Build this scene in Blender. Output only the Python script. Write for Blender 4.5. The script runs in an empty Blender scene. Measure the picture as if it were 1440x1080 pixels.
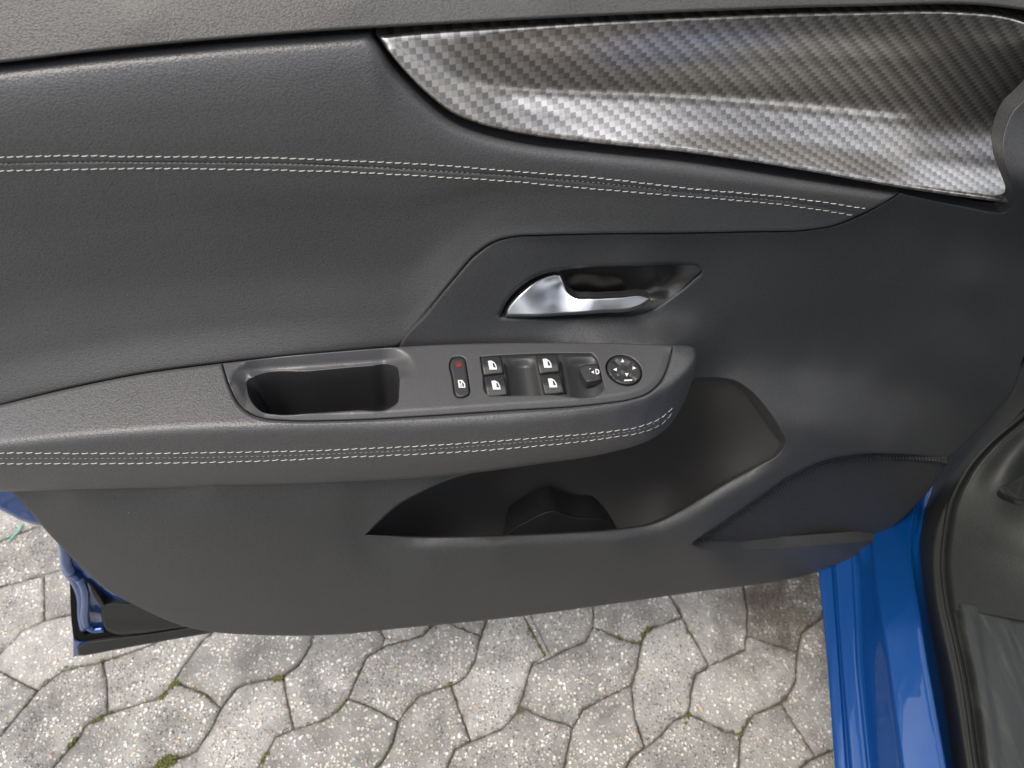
import bpy, bmesh, math, random
import numpy as np
from mathutils import Vector
from mathutils.geometry import delaunay_2d_cdt
random.seed(7); rng = np.random.default_rng(7)
R = math.radians
sc = bpy.context.scene
COL = sc.collection

# ---------------------------------------------------------------- camera, sky, sun, exposure
CAM_H = 1.28                      # camera height above the paving
PITCH = 50.0                      # degrees below the horizon
F = 1040.0                        # focal length for a 1440 px wide picture
cam = bpy.data.objects.new('camera', bpy.data.cameras.new('camera')); COL.objects.link(cam)
cam.location = (0, 0, CAM_H); cam.rotation_euler = (R(90 - PITCH), 0, 0)
cam.data.sensor_width = 36.0; cam.data.lens = F / 1440 * 36
cam.data.clip_start = 0.02; cam.data.clip_end = 500
cam.data.dof.use_dof = True; cam.data.dof.focus_distance = 0.64; cam.data.dof.aperture_fstop = 9.0
sc.camera = cam

SUN_EL, SUN_AZ = 64.0, -124.0      # azimuth from +Y, clockwise seen from above
w = bpy.data.worlds.new('World'); sc.world = w; w.use_nodes = True
wn = w.node_tree; bg = wn.nodes['Background']
sky = wn.nodes.new('ShaderNodeTexSky'); sky.sky_type = 'NISHITA'; sky.sun_disc = False
sky.sun_elevation = R(SUN_EL); sky.sun_rotation = R(SUN_AZ)
sky.air_density = 1.0; sky.dust_density = 8.0; sky.ozone_density = 1.0
# thin bright broken cloud all over the sky
wtc = wn.nodes.new('ShaderNodeTexCoord'); wnz = wn.nodes.new('ShaderNodeTexNoise'); wnz.inputs['Scale'].default_value = 2.6; wnz.inputs['Detail'].default_value = 5
wn.links.new(wtc.outputs['Generated'], wnz.inputs['Vector'])
wmr = wn.nodes.new('ShaderNodeMapRange'); wmr.interpolation_type = 'SMOOTHSTEP'; wmr.inputs[1].default_value = 0.38; wmr.inputs[2].default_value = 0.62; wmr.inputs[3].default_value = 0.12; wmr.inputs[4].default_value = 0.9
wn.links.new(wnz.outputs['Fac'], wmr.inputs[0])
wmx = wn.nodes.new('ShaderNodeMix'); wmx.data_type = 'RGBA'; wmx.inputs[7].default_value = (8.6, 8.8, 9.2, 1)
wn.links.new(wmr.outputs[0], wmx.inputs[0]); wn.links.new(sky.outputs[0], wmx.inputs[6])
wn.links.new(wmx.outputs[2], bg.inputs[0]); bg.inputs[1].default_value = 0.12
sd = bpy.data.lights.new('sun', 'SUN'); sd.energy = 1.2; sd.angle = R(16); sd.color = (1.0, 0.965, 0.91)
sun = bpy.data.objects.new('sun', sd); COL.objects.link(sun)
az, el = R(SUN_AZ), R(SUN_EL)
dvec = Vector((math.sin(az) * math.cos(el), math.cos(az) * math.cos(el), math.sin(el)))
sun.rotation_euler = dvec.to_track_quat('Z', 'Y').to_euler()
sc.view_settings.view_transform = 'Standard'; sc.view_settings.look = 'None'
sc.view_settings.gamma = 1.0; sc.view_settings.exposure = 1.05

# ---------------------------------------------------------------- geometry of the place
CT, ST = math.cos(R(PITCH)), math.sin(R(PITCH))
C8, S8 = math.cos(R(8)), math.sin(R(8))   # the door stands 8 degrees off square to the view
YD = 0.45                                 # the door's datum plane crosses the view line here
NV = np.array([S8, -C8, 0.0])             # out of the door, towards the seat

def ray(px, py):
    x = np.asarray(px, float) - 720; y = np.asarray(py, float) - 540
    return x, F * CT - y * ST, F * ST + y * CT
def P(px, py, n):
    """point on the door at offset n (m) from its datum plane"""
    x, f, d = ray(px, py)
    t = (YD * C8 - n) / (f * C8 - x * S8)
    return np.stack([x * t, f * t, CAM_H - d * t], -1)
def PD(px, py, drop):
    """point at a given drop below the eye"""
    x, f, d = ray(px, py); t = drop / d
    return np.stack([x * t, f * t, CAM_H - d * t], -1)
def nd(px, py, drop):
    x, f, d = ray(px, py); t = drop / d
    return x * t * S8 - (f * t - YD) * C8

class TPS:
    def __init__(s, pts):
        a = np.array([(p[0], p[1]) for p in pts], float) / 400
        v = np.array([float(nd(p[0], p[1], p[3])) if len(p) == 4 else p[2] for p in pts])
        s.a = a; n = len(a)
        K = s.k(a, a) + np.eye(n) * 0.008
        M = np.zeros((n + 3, n + 3)); M[:n, :n] = K; M[:n, n] = 1; M[:n, n + 1:] = a
        M[n, :n] = 1; M[n + 1:, :n] = a.T
        s.c = np.linalg.solve(M, np.concatenate([v, np.zeros(3)]))
    def k(s, a, b):
        r2 = ((a[:, None] - b[None]) ** 2).sum(-1)
        return 0.5 * r2 * np.log(r2 + 1e-9)
    def __call__(s, x, y):
        x = np.asarray(x, float); sh = x.shape
        q = np.stack([x.ravel(), np.asarray(y, float).ravel()], -1) / 400
        out = np.empty(len(q))
        for i in range(0, len(q), 20000):
            u = q[i:i + 20000]
            out[i:i + 20000] = s.k(u, s.a) @ s.c[:-3] + s.c[-3] + u @ s.c[-2:]
        return out.reshape(sh)

def curve(pts, closed=False, step=4.0):
    """catmull-rom through points; a point with a third entry is a corner"""
    n = len(pts); out = []
    seg = n if closed else n - 1
    g = lambda i: np.array(pts[i % n][:2], float) if closed else np.array(pts[min(max(i, 0), n - 1)][:2], float)
    cor = lambda i: len(pts[i % n]) > 2 or (not closed and (i <= 0 or i >= n - 1))
    for i in range(seg):
        p1, p2 = g(i), g(i + 1); L = np.linalg.norm(p2 - p1)
        if L < 1e-6: continue
        m1 = (p2 - p1) if cor(i) else None; m2 = (p2 - p1) if cor(i + 1) else None
        def tang(a, b, c):
            l1, l2 = np.linalg.norm(b - a), np.linalg.norm(c - b)
            return ((b - a) / max(l1, 1e-6) * l2 + (c - b) / max(l2, 1e-6) * l1) / (l1 + l2)
        if m1 is None: m1 = tang(g(i - 1), p1, p2) * L
        if m2 is None: m2 = tang(p1, p2, g(i + 2)) * L
        k = max(1, int(round(L / step)))
        for j in range(k):
            t = j / k
            out.append((2*t**3-3*t**2+1)*p1 + (t**3-2*t**2+t)*m1 + (-2*t**3+3*t**2)*p2 + (t**3-t**2)*m2)
    if not closed: out.append(g(n - 1))
    return np.array(out)

def columns(top, bot, prof):
    """relief between two drawn lines: prof = [(x, [n at v=0, .12, .3, .55, .8, 1])]"""
    VS = np.array([0, .12, .3, .55, .8, 1.0]); xs = np.array([p[0] for p in prof], float); A = np.array([p[1] for p in prof])
    tx, ty = np.array(top, float).T[:2]; bx, by = np.array(bot, float).T[:2]
    def cub(xk, yk, x):                          # smooth, no overshoot
        yk = np.asarray(yk, float); d = np.diff(yk, axis=0) / np.diff(xk); m = np.zeros_like(yk); m[1:-1] = np.where(d[1:] * d[:-1] > 0, 2 * d[1:] * d[:-1] / (d[1:] + d[:-1] + 1e-12), 0); m[0], m[-1] = d[0], d[-1]
        i = np.clip(np.searchsorted(xk, x) - 1, 0, len(xk) - 2); h = xk[i + 1] - xk[i]; t = np.clip((x - xk[i]) / h, 0, 1)
        return (2*t**3-3*t**2+1)*yk[i] + (t**3-2*t**2+t)*h*m[i] + (-2*t**3+3*t**2)*yk[i+1] + (t**3-t**2)*h*m[i+1]
    def f(x, y):
        x = np.asarray(x, float); y = np.asarray(y, float); sh = x.shape; x = x.ravel(); y = y.ravel()
        a = cub(tx, ty, x); b = cub(bx, by, x); v = np.clip((y - a) / np.maximum(b - a, 8), 0, 1)
        C_ = np.stack([cub(xs, A[:, k], x) for k in range(6)], 1)
        d = np.diff(C_, axis=1) / np.diff(VS); m = np.zeros_like(C_); pr = d[:, 1:] * d[:, :-1]
        m[:, 1:-1] = np.where(pr > 0, 2 * pr / (d[:, 1:] + d[:, :-1] + np.where(d[:, 1:] + d[:, :-1] >= 0, 1e-12, -1e-12)), 0); m[:, 0] = d[:, 0]; m[:, -1] = d[:, -1]
        i = np.clip(np.searchsorted(VS, v) - 1, 0, 4); r = np.arange(len(x)); h = VS[i + 1] - VS[i]; t = (v - VS[i]) / h
        o = (2*t**3-3*t**2+1)*C_[r, i] + (t**3-2*t**2+t)*h*m[r, i] + (-2*t**3+3*t**2)*C_[r, i+1] + (t**3-t**2)*h*m[r, i+1]
        return o.reshape(sh)
    return f

def dist_to(poly, x, y, closed=True):
    q = np.stack([x, y], -1); a = poly; b = np.roll(poly, -1, 0)
    if not closed: a, b = poly[:-1], poly[1:]
    d = b - a; L = (d ** 2).sum(-1) + 1e-12
    out = np.empty(len(q))
    for i in range(0, len(q), 4000):
        u = q[i:i + 4000, None] - a[None]
        t = np.clip((u * d[None]).sum(-1) / L, 0, 1)
        out[i:i + 4000] = np.sqrt(((u - t[..., None] * d[None]) ** 2).sum(-1).min(1))
    return out
def inside(poly, x, y):
    a = poly; b = np.roll(poly, -1, 0); r = np.zeros(len(x), bool)
    for (x1, y1), (x2, y2) in zip(a, b):
        if y1 == y2: continue
        c = ((y1 > y) != (y2 > y)) & (x < (x2 - x1) * (y - y1) / (y2 - y1) + x1)
        r ^= c
    return r

# ---------------------------------------------------------------- materials
MATS = {}
def material(name, col, rough=0.5, metal=0.0, spec=0.5, coat=0.0, grain=None, noise=0.0, fn=None, coat_rough=0.05):
    m = bpy.data.materials.new(name); m.use_nodes = True; nt = m.node_tree; N, L = nt.nodes, nt.links
    b = N['Principled BSDF']
    b.inputs['Base Color'].default_value = (*col, 1); b.inputs['Roughness'].default_value = rough
    b.inputs['Metallic'].default_value = metal; b.inputs['Specular IOR Level'].default_value = spec
    b.inputs['Coat Weight'].default_value = coat; b.inputs['Coat Roughness'].default_value = coat_rough
    tc = N.new('ShaderNodeTexCoord')
    if noise:
        nz = N.new('ShaderNodeTexNoise'); nz.inputs['Scale'].default_value = 14; nz.inputs['Detail'].default_value = 6
        L.new(tc.outputs['Object'], nz.inputs['Vector'])
        mx = N.new('ShaderNodeMix'); mx.data_type = 'RGBA'
        mx.inputs[6].default_value = (*[c * (1 - noise) for c in col], 1); mx.inputs[7].default_value = (*[c * (1 + noise) for c in col], 1)
        L.new(nz.outputs['Fac'], mx.inputs[0]); L.new(mx.outputs[2], b.inputs['Base Color'])
        mr = N.new('ShaderNodeMapRange'); mr.inputs[3].default_value = rough - 0.06; mr.inputs[4].default_value = rough + 0.06
        L.new(nz.outputs['Fac'], mr.inputs[0]); L.new(mr.outputs[0], b.inputs['Roughness'])
    if grain:                                   # (cells per metre, height, stretch)
        mp = N.new('ShaderNodeMapping'); mp.inputs['Scale'].default_value = (1, 1, grain[2])
        L.new(tc.outputs['Object'], mp.inputs[0])
        wz = N.new('ShaderNodeTexNoise'); wz.inputs['Scale'].default_value = grain[0] * 0.6; wz.inputs['Detail'].default_value = 2
        L.new(mp.outputs[0], wz.inputs['Vector'])
        va = N.new('ShaderNodeVectorMath'); va.operation = 'MULTIPLY_ADD'
        va.inputs[1].default_value = (0.22 / grain[0],) * 3
        L.new(wz.outputs['Color'], va.inputs[0]); L.new(mp.outputs[0], va.inputs[2])
        v = N.new('ShaderNodeTexVoronoi'); v.feature = 'SMOOTH_F1'; v.inputs['Smoothness'].default_value = 0.6; v.inputs['Scale'].default_value = grain[0]
        L.new(va.outputs[0], v.inputs['Vector'])
        n2 = N.new('ShaderNodeTexNoise'); n2.inputs['Scale'].default_value = grain[0] * 2.2; n2.inputs['Detail'].default_value = 2
        L.new(mp.outputs[0], n2.inputs['Vector'])
        ad = N.new('ShaderNodeMath'); ad.operation = 'MULTIPLY_ADD'; ad.inputs[1].default_value = 0.35
        L.new(n2.outputs['Fac'], ad.inputs[0]); L.new(v.outputs['Distance'], ad.inputs[2])
        bp = N.new('ShaderNodeBump'); bp.invert = True; bp.inputs['Strength'].default_value = 1.0; bp.inputs['Distance'].default_value = grain[1]
        L.new(ad.outputs[0], bp.inputs['Height']); L.new(bp.outputs[0], b.inputs['Normal'])
        sp = N.new('ShaderNodeMapRange'); sp.inputs[1].default_value = 0.2; sp.inputs[2].default_value = 1.0
        sp.inputs[3].default_value = spec * 1.25; sp.inputs[4].default_value = spec * 0.5
        L.new(ad.outputs[0], sp.inputs[0]); L.new(sp.outputs[0], b.inputs['Specular IOR Level'])
    if fn: fn(N, L, b, tc)
    MATS[name] = m; return m

material('leather', (0.049, 0.050, 0.052), 0.43, spec=0.66, grain=(640, 0.00023, 1.4), noise=0.10)
material('leather_insert', (0.049, 0.0505, 0.051), 0.47, spec=0.60, grain=(620, 0.00026, 1.6), noise=0.10)
material('belt_plastic', (0.047, 0.0465, 0.045), 0.50, spec=0.5, grain=(640, 0.00022, 1.8), noise=0.08)
material('trim_plastic', (0.031, 0.0325, 0.034), 0.52, spec=0.5, grain=(700, 0.00020, 1.3), noise=0.12)
material('plate_plastic', (0.045, 0.046, 0.048), 0.40, spec=0.6, grain=(1500, 0.00006, 1.0), noise=0.08)
material('dark_plastic', (0.016, 0.016, 0.017), 0.55, spec=0.4, grain=(1200, 0.00006, 1.0))
material('pocket_plastic', (0.020, 0.0195, 0.019), 0.6, spec=0.35, noise=0.15)
material('switch_plastic', (0.022, 0.023, 0.024), 0.42, spec=0.45, grain=(1800, 0.00003, 1.0))
material('gloss_bowl', (0.012, 0.012, 0.012), 0.2, spec=0.75)
material('core_black', (0.006, 0.006, 0.006), 0.9, spec=0.1)
material('chrome', (0.46, 0.465, 0.48), 0.31, metal=1.0, noise=0.03)
material('roof_lining', (0.16, 0.155, 0.15), 0.9, spec=0.1)
material('rubber', (0.011, 0.012, 0.0115), 0.55, spec=0.32, noise=0.25)
material('kick_plastic', (0.014, 0.016, 0.015), 0.52, spec=0.34, grain=(900, 0.00010, 1.0), noise=0.3)
material('thread', (0.43, 0.425, 0.405), 0.7, spec=0.2)
material('thread_dark', (0.20, 0.20, 0.195), 0.7, spec=0.2)
material('icon_white', (0.52, 0.52, 0.51), 0.5, spec=0.3)
material('icon_red', (0.30, 0.012, 0.015), 0.5, spec=0.3)
material('moss', (0.10, 0.108, 0.03), 0.9, spec=0.1, noise=0.5)
material('green_plastic', (0.12, 0.42, 0.30), 0.5)

def paint_fn(N, L, b, tc):
    n = N.new('ShaderNodeTexNoise'); n.inputs['Scale'].default_value = 900
    L.new(tc.outputs['Object'], n.inputs['Vector'])
    bp = N.new('ShaderNodeBump'); bp.inputs['Strength'].default_value = 0.04; bp.inputs['Distance'].default_value = 0.0002
    L.new(n.outputs['Fac'], bp.inputs['Height']); L.new(bp.outputs[0], b.inputs['Normal'])
    n2 = N.new('ShaderNodeTexNoise'); n2.inputs['Scale'].default_value = 9; n2.inputs['Detail'].default_value = 3
    L.new(tc.outputs['Object'], n2.inputs['Vector'])
    b2 = N.new('ShaderNodeBump'); b2.inputs['Strength'].default_value = 0.35; b2.inputs['Distance'].default_value = 0.006
    L.new(n2.outputs['Fac'], b2.inputs['Height']); L.new(b2.outputs[0], b.inputs['Coat Normal'])
material('blue_paint', (0.0005, 0.048, 0.20), 0.36, metal=0.4, spec=0.4, coat=1.0, fn=paint_fn, coat_rough=0.04)

def carbon_fn(N, L, b, tc):
    C = 1 / 0.0042                                # squares per metre
    sep = N.new('ShaderNodeSeparateXYZ'); L.new(tc.outputs['UV'], sep.inputs[0])
    def m(op, a, bb=None, c=None):
        q = N.new('ShaderNodeMath'); q.operation = op
        for i, v in enumerate((a, bb, c)):
            if v is None: continue
            if isinstance(v, (int, float)): q.inputs[i].default_value = v
            else: L.new(v, q.inputs[i])
        return q.outputs[0]
    u = m('MULTIPLY', sep.outputs[0], C); v = m('MULTIPLY', sep.outputs[1], C)
    iu, iv = m('FLOOR', u), m('FLOOR', v)
    fu, fv = m('FRACT', u), m('FRACT', v)
    k = m('MODULO', m('ADD', m('SUBTRACT', iu, iv), 3000), 3)          # light, mid, dark squares, one step along per row
    twill = m('SUBTRACT', 1.0, m('MULTIPLY', k, 0.5))
    # fine print inside the squares: threads one way in the dark squares, the other way in the light ones
    th_u = m('SINE', m('MULTIPLY', u, 2 * math.pi * 3)); th_v = m('SINE', m('MULTIPLY', v, 2 * math.pi * 3))
    thr = N.new('ShaderNodeMix'); L.new(twill, thr.inputs[0]); L.new(th_u, thr.inputs[2]); L.new(th_v, thr.inputs[3])
    wn_ = N.new('ShaderNodeTexWhiteNoise'); wn_.noise_dimensions = '2D'
    cb = N.new('ShaderNodeCombineXYZ'); L.new(iu, cb.inputs[0]); L.new(iv, cb.inputs[1]); L.new(cb.outputs[0], wn_.inputs['Vector'])
    val = m('ADD', m('ADD', m('MULTIPLY', twill, 0.80), m('MULTIPLY', thr.outputs[0], 0.07)), m('MULTIPLY', wn_.outputs['Value'], 0.14))
    ramp = N.new('ShaderNodeMix'); ramp.data_type = 'RGBA'
    ramp.inputs[6].default_value = (0.30, 0.282, 0.262, 1); ramp.inputs[7].default_value = (0.72, 0.69, 0.645, 1)
    L.new(val, ramp.inputs[0]); L.new(ramp.outputs[2], b.inputs['Base Color'])
    bp = N.new('ShaderNodeBump'); bp.inputs['Strength'].default_value = 0.10; bp.inputs['Distance'].default_value = 0.0002
    L.new(thr.outputs[0], bp.inputs['Height']); L.new(bp.outputs[0], b.inputs['Normal'])
material('carbon_film', (0.3, 0.3, 0.3), 0.30, metal=0.9, spec=0.5, coat=0.5, fn=carbon_fn, coat_rough=0.16)

def grille_fn(N, L, b, tc):
    sep = N.new('ShaderNodeSeparateXYZ'); L.new(tc.outputs['UV'], sep.inputs[0])
    mp = N.new('ShaderNodeMapping'); mp.inputs['Rotation'].default_value = (0, 0, R(28)); mp.inputs['Scale'].default_value = (290, 290, 290)
    L.new(tc.outputs['UV'], mp.inputs[0])
    v = N.new('ShaderNodeTexVoronoi'); v.voronoi_dimensions = '2D'; v.inputs['Randomness'].default_value = 0.0; v.inputs['Scale'].default_value = 1
    L.new(mp.outputs[0], v.inputs['Vector'])
    bp = N.new('ShaderNodeBump'); bp.inputs['Strength'].default_value = 1; bp.inputs['Distance'].default_value = 0.0012
    mr = N.new('ShaderNodeMapRange'); mr.inputs[1].default_value = 0.2; mr.inputs[2].default_value = 0.42
    L.new(v.outputs['Distance'], mr.inputs[0]); L.new(mr.outputs[0], bp.inputs['Height'])
    gm = N.new('ShaderNodeMix'); gm.data_type = 'RGBA'; gm.inputs[6].default_value = (0.003, 0.003, 0.003, 1); gm.inputs[7].default_value = (0.042, 0.043, 0.045, 1)
    L.new(mr.outputs[0], gm.inputs[0]); L.new(gm.outputs[2], b.inputs['Base Color']); L.new(bp.outputs[0], b.inputs['Normal'])
material('grille_plastic', (0.022, 0.023, 0.025), 0.55, spec=0.3, fn=grille_fn)

def stone_fn(N, L, b, tc):
    oi = N.new('ShaderNodeObjectInfo')
    off = N.new('ShaderNodeVectorMath'); off.operation = 'SCALE'; off.inputs['Scale'].default_value = 7
    cb = N.new('ShaderNodeCombineXYZ'); L.new(oi.outputs['Random'], cb.inputs[0]); L.new(oi.outputs['Random'], cb.inputs[1]); L.new(cb.outputs[0], off.inputs[0])
    va = N.new('ShaderNodeVectorMath'); L.new(tc.outputs['Object'], va.inputs[0]); L.new(off.outputs[0], va.inputs[1])
    big = N.new('ShaderNodeTexNoise'); big.inputs['Scale'].default_value = 16; big.inputs['Detail'].default_value = 8; big.inputs['Roughness'].default_value = 0.65
    fine = N.new('ShaderNodeTexNoise'); fine.inputs['Scale'].default_value = 240; fine.inputs['Detail'].default_value = 5; fine.inputs['Roughness'].default_value = 0.7
    L.new(va.outputs[0], big.inputs['Vector']); L.new(va.outputs[0], fine.inputs['Vector'])
    base = N.new('ShaderNodeValToRGB'); e = base.color_ramp.elements
    e[0].position = 0.30; e[0].color = (0.115, 0.111, 0.102, 1); e[1].position = 0.78; e[1].color = (0.335, 0.326, 0.305, 1)
    mx0 = N.new('ShaderNodeMath'); mx0.operation = 'MULTIPLY_ADD'; mx0.inputs[1].default_value = 0.45
    L.new(fine.outputs['Fac'], mx0.inputs[0])
    m1 = N.new('ShaderNodeMath'); m1.operation = 'MULTIPLY_ADD'; m1.inputs[1].default_value = 1.0; m1.inputs[2].default_value = -0.26
    L.new(big.outputs['Fac'], m1.inputs[0]); L.new(m1.outputs[0], mx0.inputs[2])
    rr = N.new('ShaderNodeMath'); rr.operation = 'MULTIPLY_ADD'; rr.inputs[1].default_value = 0.20
    L.new(oi.outputs['Random'], rr.inputs[0]); L.new(mx0.outputs[0], rr.inputs[2])
    L.new(rr.outputs[0], base.inputs[0])
    col = base.outputs[0]; hts = []
    # exposed pebbles of two sizes, only where the top layer has worn away
    for sc_, thr, amt in ((120, 0.40, 0.38), (230, 0.40, 0.34)):
        v = N.new('ShaderNodeTexVoronoi'); v.inputs['Scale'].default_value = sc_; L.new(va.outputs[0], v.inputs['Vector'])
        ds = N.new('ShaderNodeMapRange'); ds.inputs[1].default_value = thr; ds.inputs[2].default_value = thr - 0.12; L.new(v.outputs['Distance'], ds.inputs[0])
        sp = N.new('ShaderNodeSeparateColor'); L.new(v.outputs['Color'], sp.inputs[0])
        gate = N.new('ShaderNodeMapRange'); gate.inputs[1].default_value = amt; gate.inputs[2].default_value = amt + 0.08; L.new(sp.outputs[0], gate.inputs[0])
        bn = N.new('ShaderNodeMapRange'); bn.inputs[1].default_value = 0.40; bn.inputs[2].default_value = 0.55; L.new(big.outputs['Fac'], bn.inputs[0])
        q = N.new('ShaderNodeMath'); q.operation = 'MULTIPLY'; L.new(ds.outputs[0], q.inputs[0]); L.new(gate.outputs[0], q.inputs[1])
        q2 = N.new('ShaderNodeMath'); q2.operation = 'MULTIPLY'; L.new(q.outputs[0], q2.inputs[0])
        bn.inputs[3].default_value = 0.30; L.new(bn.outputs[0], q2.inputs[1])
        pc = N.new('ShaderNodeValToRGB'); pe = pc.color_ramp.elements
        pe[0].color = (0.36, 0.33, 0.28, 1); pe[1].color = (0.80, 0.77, 0.70, 1)
        e3 = pe.new(0.06); e3.color = (0.50, 0.30, 0.16, 1); e4 = pe.new(0.14); e4.color = (0.5, 0.47, 0.42, 1)
        L.new(sp.outputs[1], pc.inputs[0])
        mx = N.new('ShaderNodeMix'); mx.data_type = 'RGBA'; L.new(q2.outputs[0], mx.inputs[0]); L.new(col, mx.inputs[6]); L.new(pc.outputs[0], mx.inputs[7])
        col = mx.outputs[2]; hts.append(q.outputs[0])
    # dark pits
    pv = N.new('ShaderNodeTexVoronoi'); pv.inputs['Scale'].default_value = 200; L.new(va.outputs[0], pv.inputs['Vector'])
    ps = N.new('ShaderNodeSeparateColor'); L.new(pv.outputs['Color'], ps.inputs[0])
    pg = N.new('ShaderNodeMapRange'); pg.inputs[1].default_value = 0.66; pg.inputs[2].default_value = 0.74; L.new(ps.outputs[2], pg.inputs[0])
    pd = N.new('ShaderNodeMapRange'); pd.inputs[1].default_value = 0.30; pd.inputs[2].default_value = 0.12; L.new(pv.outputs['Distance'], pd.inputs[0])
    pm = N.new('ShaderNodeMath'); pm.operation = 'MULTIPLY'; L.new(pg.outputs[0], pm.inputs[0]); L.new(pd.outputs[0], pm.inputs[1])
    pm2 = N.new('ShaderNodeMath'); pm2.operation = 'MULTIPLY'; pm2.inputs[1].default_value = 0.8; L.new(pm.outputs[0], pm2.inputs[0])
    mp_ = N.new('ShaderNodeMix'); mp_.data_type = 'RGBA'; mp_.inputs[7].default_value = (0.09, 0.08, 0.065, 1)
    L.new(pm2.outputs[0], mp_.inputs[0]); L.new(col, mp_.inputs[6]); col = mp_.outputs[2]
    # a damp dirty patch beside the hinge, with the shadow there painted in
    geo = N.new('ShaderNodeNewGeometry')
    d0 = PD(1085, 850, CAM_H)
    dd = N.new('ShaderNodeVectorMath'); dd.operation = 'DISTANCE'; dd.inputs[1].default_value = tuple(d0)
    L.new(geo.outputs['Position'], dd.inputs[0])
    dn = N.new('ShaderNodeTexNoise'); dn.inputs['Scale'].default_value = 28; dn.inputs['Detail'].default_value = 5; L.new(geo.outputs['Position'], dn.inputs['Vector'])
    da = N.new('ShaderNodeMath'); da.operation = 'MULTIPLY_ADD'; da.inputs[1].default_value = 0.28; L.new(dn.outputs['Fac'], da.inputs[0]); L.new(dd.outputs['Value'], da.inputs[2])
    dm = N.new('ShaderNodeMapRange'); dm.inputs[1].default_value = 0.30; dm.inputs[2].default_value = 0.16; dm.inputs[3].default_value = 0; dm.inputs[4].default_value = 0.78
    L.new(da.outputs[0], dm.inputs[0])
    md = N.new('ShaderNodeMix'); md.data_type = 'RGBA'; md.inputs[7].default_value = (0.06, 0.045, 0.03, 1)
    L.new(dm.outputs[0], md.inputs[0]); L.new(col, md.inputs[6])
    # soil rubbed into the rims of the stones
    dat = N.new('ShaderNodeAttribute'); dat.attribute_name = 'dirt'
    dnz = N.new('ShaderNodeTexNoise'); dnz.inputs['Scale'].default_value = 60; dnz.inputs['Detail'].default_value = 6; L.new(va.outputs[0], dnz.inputs['Vector'])
    ds_ = N.new('ShaderNodeMath'); ds_.operation = 'MULTIPLY'; L.new(dat.outputs['Fac'], ds_.inputs[0])
    dr_ = N.new('ShaderNodeMapRange'); dr_.inputs[1].default_value = 0.38; dr_.inputs[2].default_value = 0.66; dr_.inputs[4].default_value = 0.6; L.new(dnz.outputs['Fac'], dr_.inputs[0]); L.new(dr_.outputs[0], ds_.inputs[1])
    mdd = N.new('ShaderNodeMix'); mdd.data_type = 'RGBA'; mdd.inputs[7].default_value = (0.085, 0.075, 0.055, 1)
    L.new(ds_.outputs[0], mdd.inputs[0]); L.new(md.outputs[2], mdd.inputs[6]); L.new(mdd.outputs[2], b.inputs['Base Color'])
    ha = N.new('ShaderNodeMath'); ha.operation = 'MULTIPLY_ADD'; ha.inputs[1].default_value = 0.9; L.new(hts[0], ha.inputs[0]); L.new(fine.outputs['Fac'], ha.inputs[2])
    hb = N.new('ShaderNodeMath'); hb.operation = 'MULTIPLY_ADD'; hb.inputs[1].default_value = 0.6; L.new(hts[1], hb.inputs[0]); L.new(ha.outputs[0], hb.inputs[2])
    hc = N.new('ShaderNodeMath'); hc.operation = 'MULTIPLY_ADD'; hc.inputs[1].default_value = -1.2; L.new(pm.outputs[0], hc.inputs[0]); L.new(hb.outputs[0], hc.inputs[2])
    bp = N.new('ShaderNodeBump'); bp.inputs['Strength'].default_value = 1.0; bp.inputs['Distance'].default_value = 0.0028
    L.new(hc.outputs[0], bp.inputs['Height']); L.new(bp.outputs[0], b.inputs['Normal'])
material('stone', (0.4, 0.38, 0.35), 0.8, spec=0.35, fn=stone_fn)

def scuff_fn(N, L, b, tc):
    mp = N.new('ShaderNodeMapping'); mp.inputs['Scale'].default_value = (60, 7, 7); mp.inputs['Rotation'].default_value = (0, 0, R(11))
    L.new(tc.outputs['Object'], mp.inputs[0])
    n = N.new('ShaderNodeTexNoise'); n.inputs['Scale'].default_value = 2.0; n.inputs['Detail'].default_value = 9; n.inputs['Roughness'].default_value = .7; L.new(mp.outputs[0], n.inputs['Vector'])
    r = N.new('ShaderNodeMapRange'); r.inputs[1].default_value = .50; r.inputs[2].default_value = .80; r.inputs[4].default_value = .4; L.new(n.outputs['Fac'], r.inputs[0])
    mx = N.new('ShaderNodeMix'); mx.data_type = 'RGBA'; mx.inputs[6].default_value = (.018, .020, .019, 1); mx.inputs[7].default_value = (.085, .085, .078, 1)
    L.new(r.outputs[0], mx.inputs[0]); L.new(mx.outputs[2], b.inputs['Base Color'])
    r2 = N.new('ShaderNodeMapRange'); r2.inputs[3].default_value = .36; r2.inputs[4].default_value = .75; L.new(r.outputs[0], r2.inputs[0]); L.new(r2.outputs[0], b.inputs['Roughness'])
material('scuffed_plastic', (.02, .02, .02), .45, spec=.45, fn=scuff_fn)

def sand_fn(N, L, b, tc):
    n = N.new('ShaderNodeTexNoise'); n.inputs['Scale'].default_value = 9; n.inputs['Detail'].default_value = 6; L.new(tc.outputs['Object'], n.inputs['Vector'])
    r = N.new('ShaderNodeValToRGB'); e = r.color_ramp.elements
    e[0].position = 0.44; e[0].color = (0.085, 0.075, 0.058, 1); e[1].position = 0.60; e[1].color = (0.095, 0.09, 0.05, 1)
    L.new(n.outputs['Fac'], r.inputs[0]); L.new(r.outputs[0], b.inputs['Base Color'])
    n2 = N.new('ShaderNodeTexNoise'); n2.inputs['Scale'].default_value = 500; L.new(tc.outputs['Object'], n2.inputs['Vector'])
    bp = N.new('ShaderNodeBump'); bp.inputs['Distance'].default_value = 0.002; L.new(n2.outputs['Fac'], bp.inputs['Height']); L.new(bp.outputs[0], b.inputs['Normal'])
material('joint_sand', (0.06, 0.05, 0.04), 0.95, spec=0.1, fn=sand_fn)

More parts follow.
